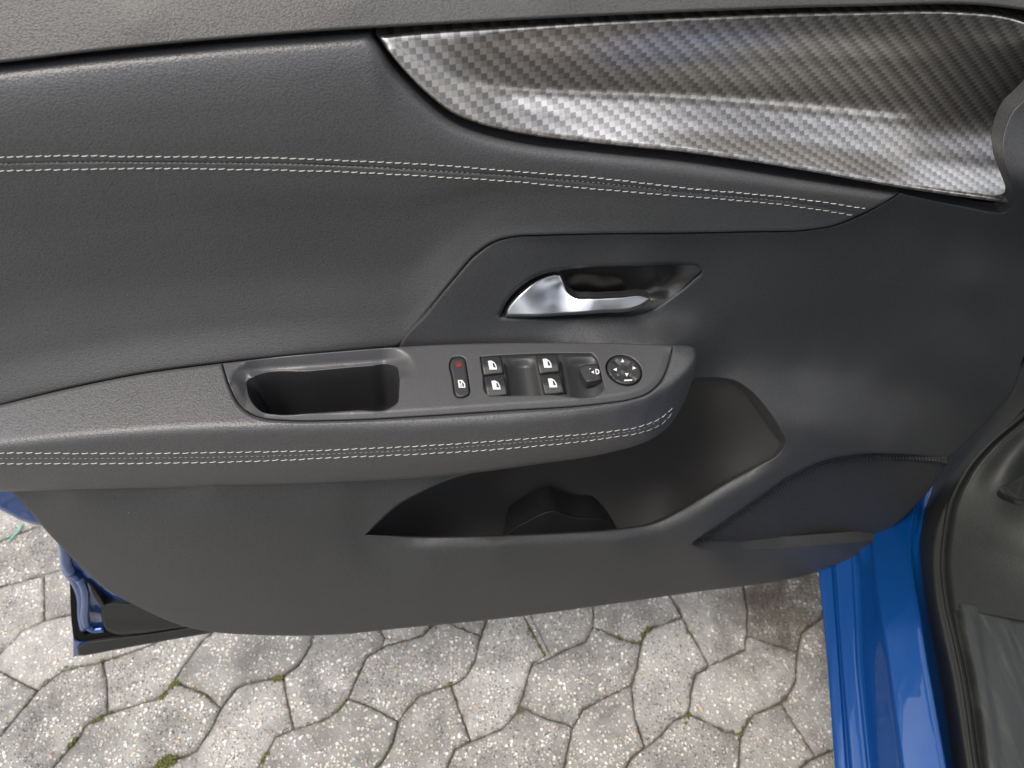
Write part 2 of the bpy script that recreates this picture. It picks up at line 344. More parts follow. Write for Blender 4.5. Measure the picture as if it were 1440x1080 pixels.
# ---------------------------------------------------------------- object helpers
def tag(o, label=None, cat=None, group=None, kind=None):
    if label: o['label'] = label
    if cat: o['category'] = cat
    if group: o['group'] = group
    if kind: o['kind'] = kind
    return o
def empty(name, loc):
    o = bpy.data.objects.new(name, None); COL.objects.link(o); o.location = loc; o.empty_display_size = 0.05
    return o
ORIG = {}
def root_of(o):
    while o.parent: o = o.parent
    return o
def link(name, verts, faces, mat, parent=None, uv=None, smooth=True, flip_to=None):
    verts = np.asarray(verts, float)
    if parent is not None and parent.parent and parent.parent.parent: parent = parent.parent      # never a fourth level
    off = np.zeros(3)
    if parent is not None: off = np.array(root_of(parent).location)
    me = bpy.data.meshes.new(name); me.from_pydata((verts - off).tolist(), [], [list(map(int, f)) for f in faces])
    mats = mat if isinstance(mat, (list, tuple)) else [mat]
    for m in mats: me.materials.append(MATS[m])
    if uv is not None:
        ul = me.uv_layers.new(name='UVMap')
        idx = np.empty(len(me.loops), int); me.loops.foreach_get('vertex_index', idx)
        ul.data.foreach_set('uv', np.asarray(uv, float)[idx].ravel())
    if smooth: me.polygons.foreach_set('use_smooth', [True] * len(me.polygons))
    me.update()
    o = bpy.data.objects.new(name, me); COL.objects.link(o)
    if parent is not None: o.parent = parent
    return o

def surface(name, parent, mat, outline, field, holes=(), g=7, roll=(0, 0), hroll=(0, 0), skirt=0.012, hskirt=0.012,
            extra=None, base=None, step=4, flatroll=False, sk_dir=None, hsk_dir=None, want_uv=False):
    """a moulded panel: outline and holes as drawn on the door, relief given by field(px,py) in metres"""
    if not callable(field): field = TPS(field)
    pos = base or P
    out = curve(outline, True, step)
    hs = [curve(h, True, min(step, 3)) for h in holes]
    hdirs = hsk_dir if isinstance(hsk_dir, list) else [hsk_dir] * len(hs)
    def area(p): return 0.5 * np.sum(p[:, 0] * np.roll(p[:, 1], -1) - np.roll(p[:, 0], -1) * p[:, 1])
    if area(out) < 0: out = out[::-1]
    hs = [h if area(h) < 0 else h[::-1] for h in hs]
    loops = [out] + hs
    pts = [p for l in loops for p in l]; edges = []; base_i = 0
    for l in loops:
        n = len(l); edges += [(base_i + i, base_i + (i + 1) % n) for i in range(n)]; base_i += n
    def alld(x, y):
        d = dist_to(out, x, y); dh = np.full(len(x), 1e9)
        for h in hs: dh = np.minimum(dh, dist_to(h, x, y))
        return d, dh
    def valid(x, y):
        v = inside(out, x, y)
        for h in hs: v &= ~inside(h, x, y)
        return v
    add = []
    hr = hroll if isinstance(hroll, list) else [hroll] * len(hs)
    hR = max([q[0] for q in hr], default=0)
    for l, (Rr, _) in zip(loops, [roll] + hr):
        if Rr <= 0: continue
        t = np.roll(l, -1, 0) - np.roll(l, 1, 0); t /= np.linalg.norm(t, axis=1)[:, None] + 1e-9
        nr = np.stack([-t[:, 1], t[:, 0]], -1)
        for fr in (0.05, 0.15, 0.32, 0.55, 0.8, 0.97, 1.1):
            d = Rr * fr; q = l + nr * d
            dd, dh = alld(q[:, 0], q[:, 1]); ok = (np.minimum(dd, dh) > d * 0.93) & valid(q[:, 0], q[:, 1])
            add.append(q[ok])
    x0, y0 = out.min(0); x1, y1 = out.max(0)
    gx, gy = np.meshgrid(np.arange(x0 + g / 2, x1, g), np.arange(y0 + g / 2, y1, g * 0.87))
    gx = gx + (np.arange(gx.shape[0]) % 2)[:, None] * g / 2
    gx, gy = gx.ravel(), gy.ravel()
    dd, dh = alld(gx, gy)
    ok = valid(gx, gy) & (dd > max(roll[0] * 1.05, 0) + g * 0.45) & (dh > hR * 1.05 + g * 0.45)
    add.append(np.stack([gx[ok], gy[ok]], -1))
    allp = np.concatenate([np.array(pts)] + add)
    vs, _, fs, *_ = delaunay_2d_cdt([Vector(p) for p in allp], edges, [], 1, 1e-4)
    v2 = np.array([(v.x, v.y) for v in vs]); tri = np.array([f for f in fs if len(f) == 3])
    c = v2[tri].mean(1); ok = valid(c[:, 0], c[:, 1]); tri = tri[ok]
    d, dh = alld(v2[:, 0], v2[:, 1])
    def relief(x, y, d):
        n = field(x, y)
        if extra: n = extra(x, y, n)
        sets = [(d, roll, flatroll)] + [(dist_to(h, x, y), q, False) for h, q in zip(hs, hr)]
        for dist, (Rr, dep), fl in sets:
            if Rr > 0:
                q = np.clip(1 - dist / Rr, 0, 1); n = n - (dep * q if fl else dep * (1 - np.sqrt(np.clip(1 - q ** 2, 0, 1))))
        return n
    n = relief(v2[:, 0], v2[:, 1], d)
    V = pos(v2[:, 0], v2[:, 1], n)
    a, b_, c_ = V[tri[:, 0]], V[tri[:, 1]], V[tri[:, 2]]
    nrm = np.cross(b_ - a, c_ - a).sum(0); eye = np.array([0, 0, CAM_H])
    if np.dot(nrm, eye - V.mean(0)) < 0: tri = tri[:, ::-1]
    faces = [tuple(t) for t in tri]; V = list(V); U2 = list(v2)
    for l, sk, sdir in zip(loops, [skirt] + [hskirt] * len(hs), [sk_dir] + hdirs):
        if not sk: continue
        dvec_ = -NV if sdir is None else np.array(sdir, float)
        dl, dhl = alld(l[:, 0], l[:, 1])
        top = pos(l[:, 0], l[:, 1], relief(l[:, 0], l[:, 1], dl))
        b0 = len(V); m = len(l)
        V += list(top); V += list(top + dvec_ * sk); U2 += list(l) + list(l)
        for i in range(m):
            j = (i + 1) % m; faces.append((b0 + i, b0 + m + i, b0 + m + j, b0 + j))
    uv = None
    if want_uv:
        V_ = np.array(V); s_ = V_[:, 0] * C8 + V_[:, 1] * S8
        gx = np.arange(x0 - 10, x1 + 20, 8.0); gy = np.arange(y0 - 10, y1 + 20, 4.0)
        GX, GY = np.meshgrid(gx, gy); G = pos(GX, GY, field(GX.ravel(), GY.ravel()).reshape(GX.shape))
        Ls = np.concatenate([np.zeros((1, len(gx))), np.cumsum(np.linalg.norm(np.diff(G, axis=0), axis=2), 0)])
        # start every column's length from its height so that neighbouring columns agree
        Ls = Ls - (G[0, :, 2] - G[0, 0, 2])[None]
        U_ = np.array(U2); ix = np.clip((U_[:, 0] - gx[0]) / 8, 0, len(gx) - 1.001); iy = np.clip((U_[:, 1] - gy[0]) / 4, 0, len(gy) - 1.001)
        i0, j0 = ix.astype(int), iy.astype(int); fx, fy = ix - i0, iy - j0
        LL = (Ls[j0, i0] * (1 - fx) * (1 - fy) + Ls[j0, i0 + 1] * fx * (1 - fy) + Ls[j0 + 1, i0] * (1 - fx) * fy + Ls[j0 + 1, i0 + 1] * fx * fy)
        uv = np.stack([s_, LL], -1)
    return link(name, V, faces, mat, parent, uv)

def tube(pts, rad, seg=8, caps=True):
    pts = np.asarray(pts, float); n = len(pts); t = np.gradient(pts, axis=0); t /= np.linalg.norm(t, axis=1)[:, None] + 1e-12
    up = np.array([0, 0, 1.0]); V = []; Fc = []
    rad = np.broadcast_to(rad, (n,))
    for i in range(n):
        a = np.cross(t[i], up); 
        if np.linalg.norm(a) < 1e-3: a = np.array([1.0, 0, 0])
        a /= np.linalg.norm(a); b = np.cross(a, t[i])
        for k in range(seg):
            an = 2 * math.pi * k / seg; V.append(pts[i] + rad[i] * (a * math.cos(an) + b * math.sin(an)))
    for i in range(n - 1):
        for k in range(seg):
            k2 = (k + 1) % seg; Fc.append((i * seg + k, i * seg + k2, (i + 1) * seg + k2, (i + 1) * seg + k))
    if caps: Fc.append(tuple(range(seg))[::-1]); Fc.append(tuple((n - 1) * seg + k for k in range(seg)))
    return np.array(V), Fc

# ---------------------------------------------------------------- paving
ground = link('paved_ground', [(-15, -15, -0.006), (15, -15, -0.006), (15, 15, -0.006), (-15, 15, -0.006)], [(0, 1, 2, 3)], 'joint_sand')
tag(ground, kind='structure')
STONES = [
 [(0,760),(45,742),(75,735),(60,690),(-30,690),(-60,775)],
 [(0,760),(45,742),(110,722),(150,740),(150,785),(88,800),(61,808),(0,824),(-40,832),(-60,775)],
 [(0,824),(61,808),(62,873),(30,887),(17,903),(0,918),(-50,930),(-70,850),(-40,832)],
 [(61,808),(88,800),(150,785),(175,850),(100,864),(62,873)],
 [(62,873),(100,864),(175,850),(215,905),(143,930),(100,939),(85,944),(52,971),(0,944),(-14,932),(0,918),(17,903),(30,887)],
 [(-50,930),(0,944),(52,971),(0,1034),(-50,1045),(-110,1000),(-105,945)],
 [(52,971),(85,944),(100,939),(143,930),(149,955),(151,1003),(122,1017),(100,1048),(72,1080),(35,1135),(-50,1130),(-60,1060),(-50,1045),(0,1034)],
 [(143,930),(215,905),(281,868),(300,888),(281,905),(256,940),(245,956),(226,980),(208,985),(151,1003),(149,955)],
 [(151,1003),(208,985),(226,980),(245,958),(288,976),(311,995),(293,1030),(283,1043),(276,1055),(250,1066),(235,1072),(205,1082),(150,1140),(35,1135),(72,1080),(100,1048),(122,1017)],
 [(245,958),(256,940),(281,905),(300,888),(300,850),(450,850),(437,907),(420,935),(398,950),(375,955),(345,961),(333,967),(311,995),(288,976)],
 [(345,961),(375,955),(398,952),(405,990),(413,1025),(387,1037),(376,1058),(362,1080),(340,1140),(200,1155),(150,1140),(205,1082),(235,1072),(250,1066),(276,1055),(283,1043),(293,1030),(311,995),(333,967)],
 [(398,952),(420,935),(437,907),(450,860),(520,860),(542,898),(538,910),(517,922),(500,956),(490,980),(475,1000),(455,1013),(413,1025),(405,990)],
 [(413,1025),(455,1013),(475,1000),(490,982),(520,993),(560,1014),(553,1043),(540,1068),(525,1082),(500,1145),(340,1140),(362,1080),(376,1058),(387,1037)],
 [(542,906),(565,901),(595,893),(605,882),(615,865),(645,881),(676,893),(668,929),(656,950),(632,962),(590,978),(572,997),(560,1014),(520,993),(490,981),(500,956),(517,922),(538,910)],
 [(542,898),(565,901),(595,893),(605,882),(615,865),(600,830),(520,830),(520,860)],
 [(645,881),(676,893),(690,860),(690,820),(600,830),(615,865)],
 [(560,1014),(572,997),(590,978),(634,963),(662,1042),(640,1053),(629,1080),(605,1140),(500,1145),(525,1082),(540,1068),(553,1043)],
 [(634,963),(656,950),(668,929),(676,893),(690,860),(732,855),(768,922),(750,934),(745,945),(735,978),(726,1003),(705,1025),(662,1042)],
 [(742,858),(834,845),(836,870),(834,880),(824,902),(795,914),(774,924)],
 [(772,925),(795,914),(824,902),(834,880),(865,894),(890,903),(902,905),(897,938),(888,963),(850,981),(820,998),(806,1023),(795,1017),(765,1008),(740,997),(730,990),(735,978),(745,945),(750,934)],
 [(662,1042),(705,1025),(726,1003),(740,997),(765,1008),(795,1017),(806,1023),(793,1080),(775,1140),(605,1140),(629,1080),(640,1053)],
 [(806,1023),(820,998),(850,981),(888,963),(893,1008),(907,1051),(888,1066),(880,1080),(860,1145),(775,1140),(793,1080)],
 [(834,880),(836,845),(930,815),(960,868),(920,882),(908,889),(902,905),(890,903),(865,894)],
 [(960,868),(998,936),(979,948),(972,975),(970,1002),(948,1012),(930,1034),(907,1051),(893,1008),(888,963),(897,938),(902,905),(908,889),(920,882)],
 [(960,868),(930,815),(1040,785),(1052,860),(1050,893),(1048,914),(998,936)],
 [(998,936),(1048,914),(1050,893),(1085,905),(1122,917),(1120,956),(1110,976),(1098,988),(1060,1004),(1043,1032),(1020,1028),(1000,1017),(970,1003),(972,975),(979,948)],
 [(907,1051),(930,1034),(948,1012),(970,1003),(1000,1017),(1020,1028),(1043,1032),(1040,1080),(1030,1145),(860,1145),(880,1080),(888,1066)],
 [(1043,1032),(1060,1004),(1099,988),(1147,1064),(1125,1080),(1095,1145),(1030,1145),(1040,1080)],
 [(1099,988),(1110,976),(1120,956),(1122,917),(1128,890),(1158,868),(1240,860),(1250,1020),(1147,1064)],
 [(1050,893),(1052,860),(1040,785),(1160,765),(1158,868),(1128,890),(1122,917),(1085,905)],
 [(1147,1064),(1250,1020),(1290,1100),(1200,1160),(1095,1145),(1125,1080)],
]
def offset_poly(p, d):
    """move every side of a counter-clockwise polygon inwards by d"""
    n = len(p); out = []
    for i in range(n):
        a, b, c = p[i - 1], p[i], p[(i + 1) % n]
        e1 = (b - a) / (np.linalg.norm(b - a) + 1e-9); e2 = (c - b) / (np.linalg.norm(c - b) + 1e-9)
        n1 = np.array([-e1[1], e1[0]]); n2 = np.array([-e2[1], e2[0]]); m = n1 + n2; L = np.linalg.norm(m)
        m = m / L if L > 1e-6 else n1
        out.append(b + m * d / max(0.5, np.dot(m, n1)))
    return np.array(out)
def paver(poly, gap=0.0007):
    q = []
    for i in range(len(poly)):
        a, b = poly[i], poly[(i + 1) % len(poly)]; k = max(1, int(np.linalg.norm(b - a) / 0.008))
        for j in range(k): q.append(a + (b - a) * j / k)
    q = np.array(q); ar = 0.5 * np.sum(q[:, 0] * np.roll(q[:, 1], -1) - np.roll(q[:, 0], -1) * q[:, 1])
    if ar < 0: q = q[::-1]
    n = len(q); c = q.mean(0)
    t = np.roll(q, -2, 0) - np.roll(q, 2, 0); t /= np.linalg.norm(t, axis=1)[:, None] + 1e-9; nn = np.stack([-t[:, 1], t[:, 0]], -1)
    rough = rng.normal(0, .0004, n) + (rng.random(n) < .07) * rng.uniform(0, .0035, n)      # worn and chipped edges
    h = rng.uniform(-0.0018, 0.0018); tx, ty = rng.normal(0, 0.005, 2); V = []; Fc = []
    rings = [(gap, -0.03, 1), (gap, -0.0045, 1), (gap + 0.0012, -0.0016, 1), (gap + 0.003, -0.0003, .8), (gap + 0.006, 0.0, .3)]
    R2 = [q + nn * (off + rough * w_)[:, None] for off, z, w_ in rings]; zz = [z for _, z, _ in rings]
    R2.append(R2[-1] + (c - R2[-1]) * .10); zz.append(.0001)
    for r, z in zip(R2, zz):
        jit = rng.normal(0, 0.00035, n)
        for k in range(n): V.append((r[k, 0], r[k, 1], z + h + tx * (r[k, 0] - c[0]) + ty * (r[k, 1] - c[1]) + (jit[k] if z > -0.02 else 0)))
    for k in range(5):
        for i in range(n):
            j = (i + 1) % n; Fc.append((k * n + i, k * n + j, (k + 1) * n + j, (k + 1) * n + i))
    Fc.append(tuple(5 * n + i for i in range(n)))
    o = link('paver', V, Fc, 'stone', ground, smooth=True)
    at_ = o.data.attributes.new('dirt', 'FLOAT', 'POINT')
    at_.data.foreach_set('value', np.repeat([1, 1, .95, .7, .4, 0.0], n).astype(np.float32))
    return o
traced = []
for s in STONES:
    a = np.array(s, float); g3 = PD(a[:, 0], a[:, 1], CAM_H)[:, :2]; traced.append(g3); paver(g3)
# the paving goes on beyond the frame and under the car: whole hexagons, and hexagons cut where they meet the stones above
hx = 0.19; far = []; cut = []
for i in range(-22, 23):
    for j in range(-17, 22):
        cx = i * hx + (j % 2) * hx / 2; cy = 0.35 + j * hx * 0.87
        hexa = np.array([(cx + hx / math.sqrt(3) * math.sin(k * math.pi / 3), cy + hx / math.sqrt(3) * math.cos(k * math.pi / 3)) for k in range(6)])[::-1]
        if math.hypot(cx, cy - .4) > 1.35: far.append(hexa); continue
        test = np.concatenate([hexa, offset_poly(hexa, 0.03), offset_poly(hexa, 0.06), [[cx, cy]]])
        if any(inside(t, test[:, 0], test[:, 1]).any() for t in traced) or any(inside(hexa, t[:, 0], t[:, 1]).any() for t in traced): cut.append(hexa)
        else: paver(hexa)
cv, cf = [], []
for poly in [offset_poly(h_, .0015) for h_ in cut] + traced:
    ar = 0.5 * np.sum(poly[:, 0] * np.roll(poly[:, 1], -1) - np.roll(poly[:, 0], -1) * poly[:, 1])
    if ar < 0: poly = poly[::-1]
    cf.append(list(range(len(cv), len(cv) + len(poly)))); cv += [Vector(p) for p in poly]
ov, _, of, _, _, og = delaunay_2d_cdt(cv, [], cf, 1, 1e-5)
for k in range(len(cut)):
    tri_ = [f for f, g_ in zip(of, og) if k in g_ and all(q < len(cut) for q in g_)]
    if not tri_: continue
    ids = sorted({i for f in tri_ for i in f}); mp_ = {i: n_ for n_, i in enumerate(ids)}; n_ = len(ids)
    pts2 = np.array([ov[i][:] for i in ids]); area_ = sum(abs(np.cross(pts2[mp_[f[1]]] - pts2[mp_[f[0]]], pts2[mp_[f[2]]] - pts2[mp_[f[0]]])) / 2 for f in tri_)
    if area_ < .0012: continue
    V = [(p[0], p[1], -.001) for p in pts2] + [(p[0], p[1], -.03) for p in pts2]; Fc = [tuple(mp_[i] for i in f) for f in tri_]
    eg = {}
    for f in Fc:
        for q in range(len(f)): eg[(f[q], f[(q + 1) % len(f)])] = 1
    Fc += [(b_, a_, a_ + n_, b_ + n_) for (a_, b_) in list(eg) if (b_, a_) not in eg]
    link('paver', V, Fc, 'stone', ground, smooth=False)
fv, ff = [], []
for h_ in far:
    r0, r1 = offset_poly(h_, .0015), offset_poly(h_, .005); b0 = len(fv); z_ = rng.uniform(-.001, .001)
    fv += [(p[0], p[1], -.03) for p in r0] + [(p[0], p[1], -.003 + z_) for p in r0] + [(p[0], p[1], z_) for p in r1]
    for k in range(2):
        for i in range(6): ff.append((b0 + k * 6 + i, b0 + k * 6 + (i + 1) % 6, b0 + k * 6 + 6 + (i + 1) % 6, b0 + k * 6 + 6 + i))
    ff.append(tuple(b0 + 12 + i for i in range(6)))
fo = link('far_pavers', fv, ff, 'stone', ground, smooth=False); fo['kind'] = 'stuff'
# moss in the joints
mv, mf = [], []
def clump(px, py, r, k):
    c = PD(px, py, CAM_H)
    for _ in range(k):
        a = rng.uniform(0, 2 * math.pi); rr = r * math.sqrt(rng.uniform()); q = c + np.array([math.cos(a) * rr, math.sin(a) * rr, 0])
        s = rng.uniform(0.0007, 0.0022); b0 = len(mv)
        for dx, dy, dz in ((1,0,0),(-1,0,0),(0,1,0),(0,-1,0),(0,0,1),(0,0,-1)):
            mv.append(q + np.array([dx, dy, dz * 0.8]) * s + rng.normal(0, 0.0004, 3) + np.array([0, 0, 0.0005]))
        for f in ((0,2,4),(2,1,4),(1,3,4),(3,0,4),(2,0,5),(1,2,5),(3,1,5),(0,3,5)): mf.append(tuple(b0 + t for t in f))
for px, py, r, k in ((249,960,.006,46),(240,966,.004,20),(232,976,.004,26),(226,981,.004,26),(235,1071,.011,110),(245,1068,.007,50),(224,1076,.007,40),
                     (140,1011,.004,24),(131,1015,.003,14),(105,1040,.004,22),(98,1048,.004,20),(389,955,.006,40),(396,953,.004,20),(485,992,.005,34),(478,999,.004,18),
                     (376,1060,.004,20),(370,1070,.004,20),(632,962,.003,18),(744,885,.003,16),(750,895,.003,16),(765,920,.004,20),(758,908,.003,14),
                     (905,893,.005,34),(912,885,.005,30),(900,904,.004,16),(968,1006,.004,24),(964,1016,.003,14),(1043,1031,.004,22),(1030,1030,.003,12),(143,929,.003,12),
                     (310,889,.004,20),(95,937,.003,12),(62,871,.002,8),(155,1001,.002,8),(275,968,.003,14),(290,977,.002,8),(890,902,.003,12),(870,896,.003,12),(100,1045,.003,10)):
    clump(px, py, r, k)
mo = link('moss', mv, mf, 'moss'); tag(mo, 'small green moss tufts growing in the joints of the paving', 'moss', kind='stuff')
# thin green strip of plastic on the paving
gp = np.array([PD(x, y, CAM_H - 0.003) for x, y in curve([(31, 737), (27, 745), (20, 753), (12, 761)], step=3)])
tv, tf = tube(gp, 0.0016, 6)
tag(link('plastic_strip', tv, tf, 'green_plastic'), 'thin pale green strip lying on the paving beside the blue door edge', 'plastic strip')

# ---------------------------------------------------------------- the open door
hinge = PD(1240, 900, 0.97)
car = empty('car', (float(hinge[0]), float(hinge[1]), float(hinge[2])))
tag(car, 'blue car with its door open, black leather lining and painted sill above the paving', 'car')
K = 'c'
seam_mid = [(1120,285),(960,270),(840,258),(727,248),(600,240),(480,233),(320,229),(107,228),(0,230)]

door = surface('door', car, 'core_black',
    [(-170,-150,K),(1600,-150,K),(1600,430,K),(1440,490),(1340,638),(1228,763),(1150,796),(960,826),(480,884),(300,880),(200,848),(100,773),(15,684),(-170,655,K)],
    [(-170,-150,-.12),(1600,-150,-.12),(0,200,-.075),(700,200,-.08),(1400,200,-.08),(700,450,-.09),(1300,450,-.06),(0,500,-.05),(700,640,-.10),(850,640,-.10),(1000,600,-.08),(100,770,-.01),(15,684,-.01),(300,878,0.0),(700,860,.01),(960,826,.005),(1150,796,-.01),(1228,763,-.025),(1340,638,-.05)],
    g=30, skirt=0)

belt = [(-170,-.026),(200,-.027),(500,-.028),(800,-.030),(1100,-.032),(1400,-.034),(1600,-.036)]
bctl = []
for x, n0 in belt:
    ys = np.interp(x, [-170,0,153,287,480,727,960,1200,1400,1600], [105,88,70,57,42,28,17,9,9,40])
    bctl += [(x, ys, n0), (x, ys - 40, n0 - .008), (x, ys - 90, n0 - .024), (x, -170, n0 - .060 + (ys - 50) * -.0001)]
surface('belt_panel', door, 'belt_plastic',
    [(-170,105,K),(0,88),(153,70),(287,57),(480,42),(600,35),(727,28),(960,17),(1200,9),(1400,9),(1440,14),(1600,40,K),(1600,-160,K),(-170,-160,K)],
    bctl, g=9, roll=(5, .0025), skirt=.03)

CARBON = [(529,49,K),(600,42),(727,35),(960,23),(1200,15),(1360,15),(1410,20),(1440,28),(1500,60),(1500,80),(1440,141,K),(1424,156),(1413,180),(1408,205),(1412,235),(1421,262),(1424,286,K),
          (1360,278),(1260,263),(1120,238),(1060,228),(960,214),(840,202),(727,187),(680,176),(640,161),(600,131),(570,101),(545,71)]
surface('carbon_trim', door, 'carbon_film', CARBON,
    columns([(520,49),(600,42),(727,35),(960,23),(1200,15),(1360,15),(1440,28),(1510,60)],
            [(520,60),(545,71),(570,101),(600,131),(640,161),(727,187),(840,202),(960,214),(1120,238),(1260,263),(1360,278),(1430,287),(1510,300)],
            [(520,[-.034,-.033,-.032,-.031,-.030,-.028]),(620,[-.035,-.033,-.032,-.030,-.026,-.022]),(740,[-.036,-.036,-.038,-.038,-.028,-.020]),(900,[-.037,-.039,-.045,-.050,-.035,-.018]),
             (1100,[-.038,-.042,-.052,-.060,-.041,-.015]),(1300,[-.040,-.045,-.057,-.065,-.043,-.013]),(1430,[-.043,-.048,-.060,-.066,-.044,-.013]),(1510,[-.05,-.055,-.062,-.066,-.046,-.015])]),
    g=5, roll=(8, .005), skirt=.01, want_uv=True)

_pt = curve([(-170,108),(0,91),(153,74),(287,61),(480,46),(520,43,K),(535,64),(558,97),(598,138),(638,169),(680,186),(727,198),(840,213),(960,226),(1060,240),(1120,249),(1200,260),(1266,269)], step=4)
def pad_top(x, y, n):
    q = np.clip(1 - dist_to(_pt, x, y, False) / 19, 0, 1); return n - .0095 * (1 - np.sqrt(np.clip(1 - q ** 2, 0, 1)))
surface('leather_pad', door, 'leather',
    [(-170,108,K),(0,91),(153,74),(287,61),(480,46),(520,43,K),(535,64),(558,97),(598,138),(638,169),(680,186),(727,198),(840,213),(960,226),(1060,240),(1120,249),(1200,260),(1266,269,K),(1242,285),(1210,301,K)]
    + seam_mid + [(-170,232,K)],
    columns([(-170,108),(0,91),(153,74),(287,61),(480,46),(520,43),(558,97),(638,169),(727,198),(840,213),(960,226),(1120,249),(1266,269)],
            [(-170,232),(0,230),(107,228),(320,229),(480,233),(600,240),(727,248),(840,258),(960,270),(1120,285),(1266,304)],
            [(-170,[-.033,-.0265,-.0220,-.0190,-.018,-.019]),(300,[-.033,-.0265,-.0220,-.0190,-.018,-.019]),(500,[-.033,-.0265,-.0220,-.0190,-.018,-.019]),
             (620,[-.026,-.022,-.019,-.017,-.0165,-.0175]),(760,[-.020,-.018,-.0165,-.0155,-.0155,-.0165]),(960,[-.017,-.0155,-.0145,-.0135,-.0135,-.0145]),(1270,[-.018,-.017,-.016,-.016,-.016,-.017])]),
    g=6, roll=(4, .0012), skirt=.02, extra=pad_top)
surface('leather_insert', door, 'leather_insert',
    [(-170,232,K)] + seam_mid[::-1] + [(1210,301,K),(1170,317),(1130,323),(1060,325),(960,327),(840,328),(760,330),(722,332),(695,339),(668,357),(640,389),(600,438),(560,487,K),(480,494),(400,501),(313,510),(200,525),(100,545),(0,570),(-170,620,K)],
    columns([(-170,232),(0,230),(107,228),(320,229),(480,233),(600,240),(727,248),(840,258),(960,270),(1120,285),(1266,304)],
            [(-170,620),(0,570),(100,545),(200,525),(313,510),(480,494),(560,487),(640,389),(695,338),(760,330),(960,327),(1130,323),(1266,312)],
            [(-170,[-.019,-.0200,-.0225,-.0245,-.018,-.004]),(0,[-.019,-.0205,-.0235,-.0255,-.018,-.002]),(300,[-.019,-.0205,-.0245,-.0275,-.021,-.006]),(560,[-.0175,-.0190,-.0230,-.0250,-.019,-.010]),
             (680,[-.0165,-.0175,-.0200,-.0210,-.020,-.018]),(960,[-.0145,-.015,-.0160,-.0170,-.0180,-.0185]),(1270,[-.017,-.0175,-.018,-.0185,-.019,-.019])]),
    g=7, roll=(4, .0014), skirt=.02)

BOWL = [(703,445,K),(709,431),(735,401),(757,388),(785,381),(830,376),(900,374),(968,373),(981,375),(985,381),(974,393),(945,416),(915,435),(895,441),(850,443),(780,447)]
POCKET = [(514,752,K),(530,735),(561,708),(590,692),(620,678),(700,655),(800,630),(900,600),(950,560),(978,531,K),(1010,531),(1035,536),(1055,549),(1078,574),(1096,602),(1105,622),(1096,637),(1062,657),(1025,677),
          (985,701),(955,719),(922,735),(870,744),(800,749),(700,753),(600,755)]
GR_TOP = [(1334,645,K),(1270,639),(1200,640),(1150,651),(1107,672),(1060,704),(1015,735),(985,755),(974,765)]
GR_BOT = [(982,769),(1040,770),(1100,768),(1170,763),(1236,757,K)]
GR_END = [(1274,725),(1311,684)]
T_CTL = [(-170,620,-.01),(0,600,-.01),(300,560,-.004),(560,500,-.008),(200,640,.025),(600,600,.028),(800,560,.02),
     (600,460,-.008),(560,490,-.006),(700,345,-.019),(640,400,-.014),(750,420,-.012),(900,345,-.023),(900,400,-.019),(850,446,-.014),(700,458,-.009),(700,484,-.001),(800,452,-.012),(800,484,.009),(850,484,.013),(900,450,-.017),(900,484,.017),(935,484,.018),(950,450,-.019),(955,484,.012),(975,484,-.004),
     (1000,450,-.024),(1000,480,-.020),(1100,340,-.026),(1250,300,-.03),(1050,430,-.028),(1050,480,-.028),(1150,430,-.034),(1150,500,-.036),(1250,400,-.037),(1250,520,-.037),(1320,560,-.037),(1340,430,-.037),(1350,330,-.034),
     (1375,400,-.024),(1375,520,-.027),(1375,330,-.026),(1430,400,-.034),(1430,500,-.038),(1345,620,-.034),(1500,400,-.05),(1450,330,-.024),(1434,215,.000),(1432,180,-.016),(1430,258,.014),(1470,150,-.022),(1480,220,-.008),(1600,100,-.01),(1412,295,-.016),(1300,283,-.022),
     (1035,520,-.024),(1035,537,-.012),(1000,528,-.022),(1070,560,.000),(1110,620,.020),(1100,640,.028),(1030,680,.043),(960,720,.052),(870,746,.057),(700,755,.057),(600,757,.053),(514,752,.047),
     (1120,515,-.036),(1120,545,-.018),(1105,575,.008),(1130,600,.022),(1160,590,.013),(1200,520,-.039),(1200,560,-.018),(1200,600,.010),(1200,628,.016),(1260,550,-.038),(1260,585,-.018),(1260,622,.004),(1310,628,-.018),(1150,640,.022),
     (1100,664,.032),(1060,694,.044),(1000,728,.055),(980,762,.058),(700,775,.069),(870,766,.068),(600,776,.063),(500,778,.055),(440,772,.052),(700,820,.062),(700,872,.047),(900,810,.056),(960,835,.041),(480,892,.041),(480,830,.052),
     (300,889,.03),(200,857,.02),(300,800,.043),(150,829,.014),(100,783,.012),(40,717,.012),(12,688,.012),(100,720,.030),(200,740,.042),(300,720,.052),(300,690,.054),(100,690,.038),(480,700,.058),(600,690,.058),
     (1150,652,.022),(1200,638,.014),(1270,636,.0),(1236,758,.006),(1215,768,.020),(1100,770,.034),(1040,772,.044),(1100,783,.049),(1000,784,.060),(1180,776,.032),(1100,812,.045),(1190,790,.028),(1225,773,.016)]
T_FIELD = TPS(T_CTL)
_lip = curve([(514,752),(600,755),(700,753),(800,749),(870,744),(922,735),(955,719),(985,701),(1025,677),(1062,657),(1100,634)], step=4)
def lip(x, y, n):
    d = dist_to(_lip, x, y, False); return n - .0085 * np.clip(1 - d / 20, 0, 1) ** 1.8 * np.clip((x - 520) / 60, 0, 1) * np.clip((1110 - x) / 60, 0, 1)
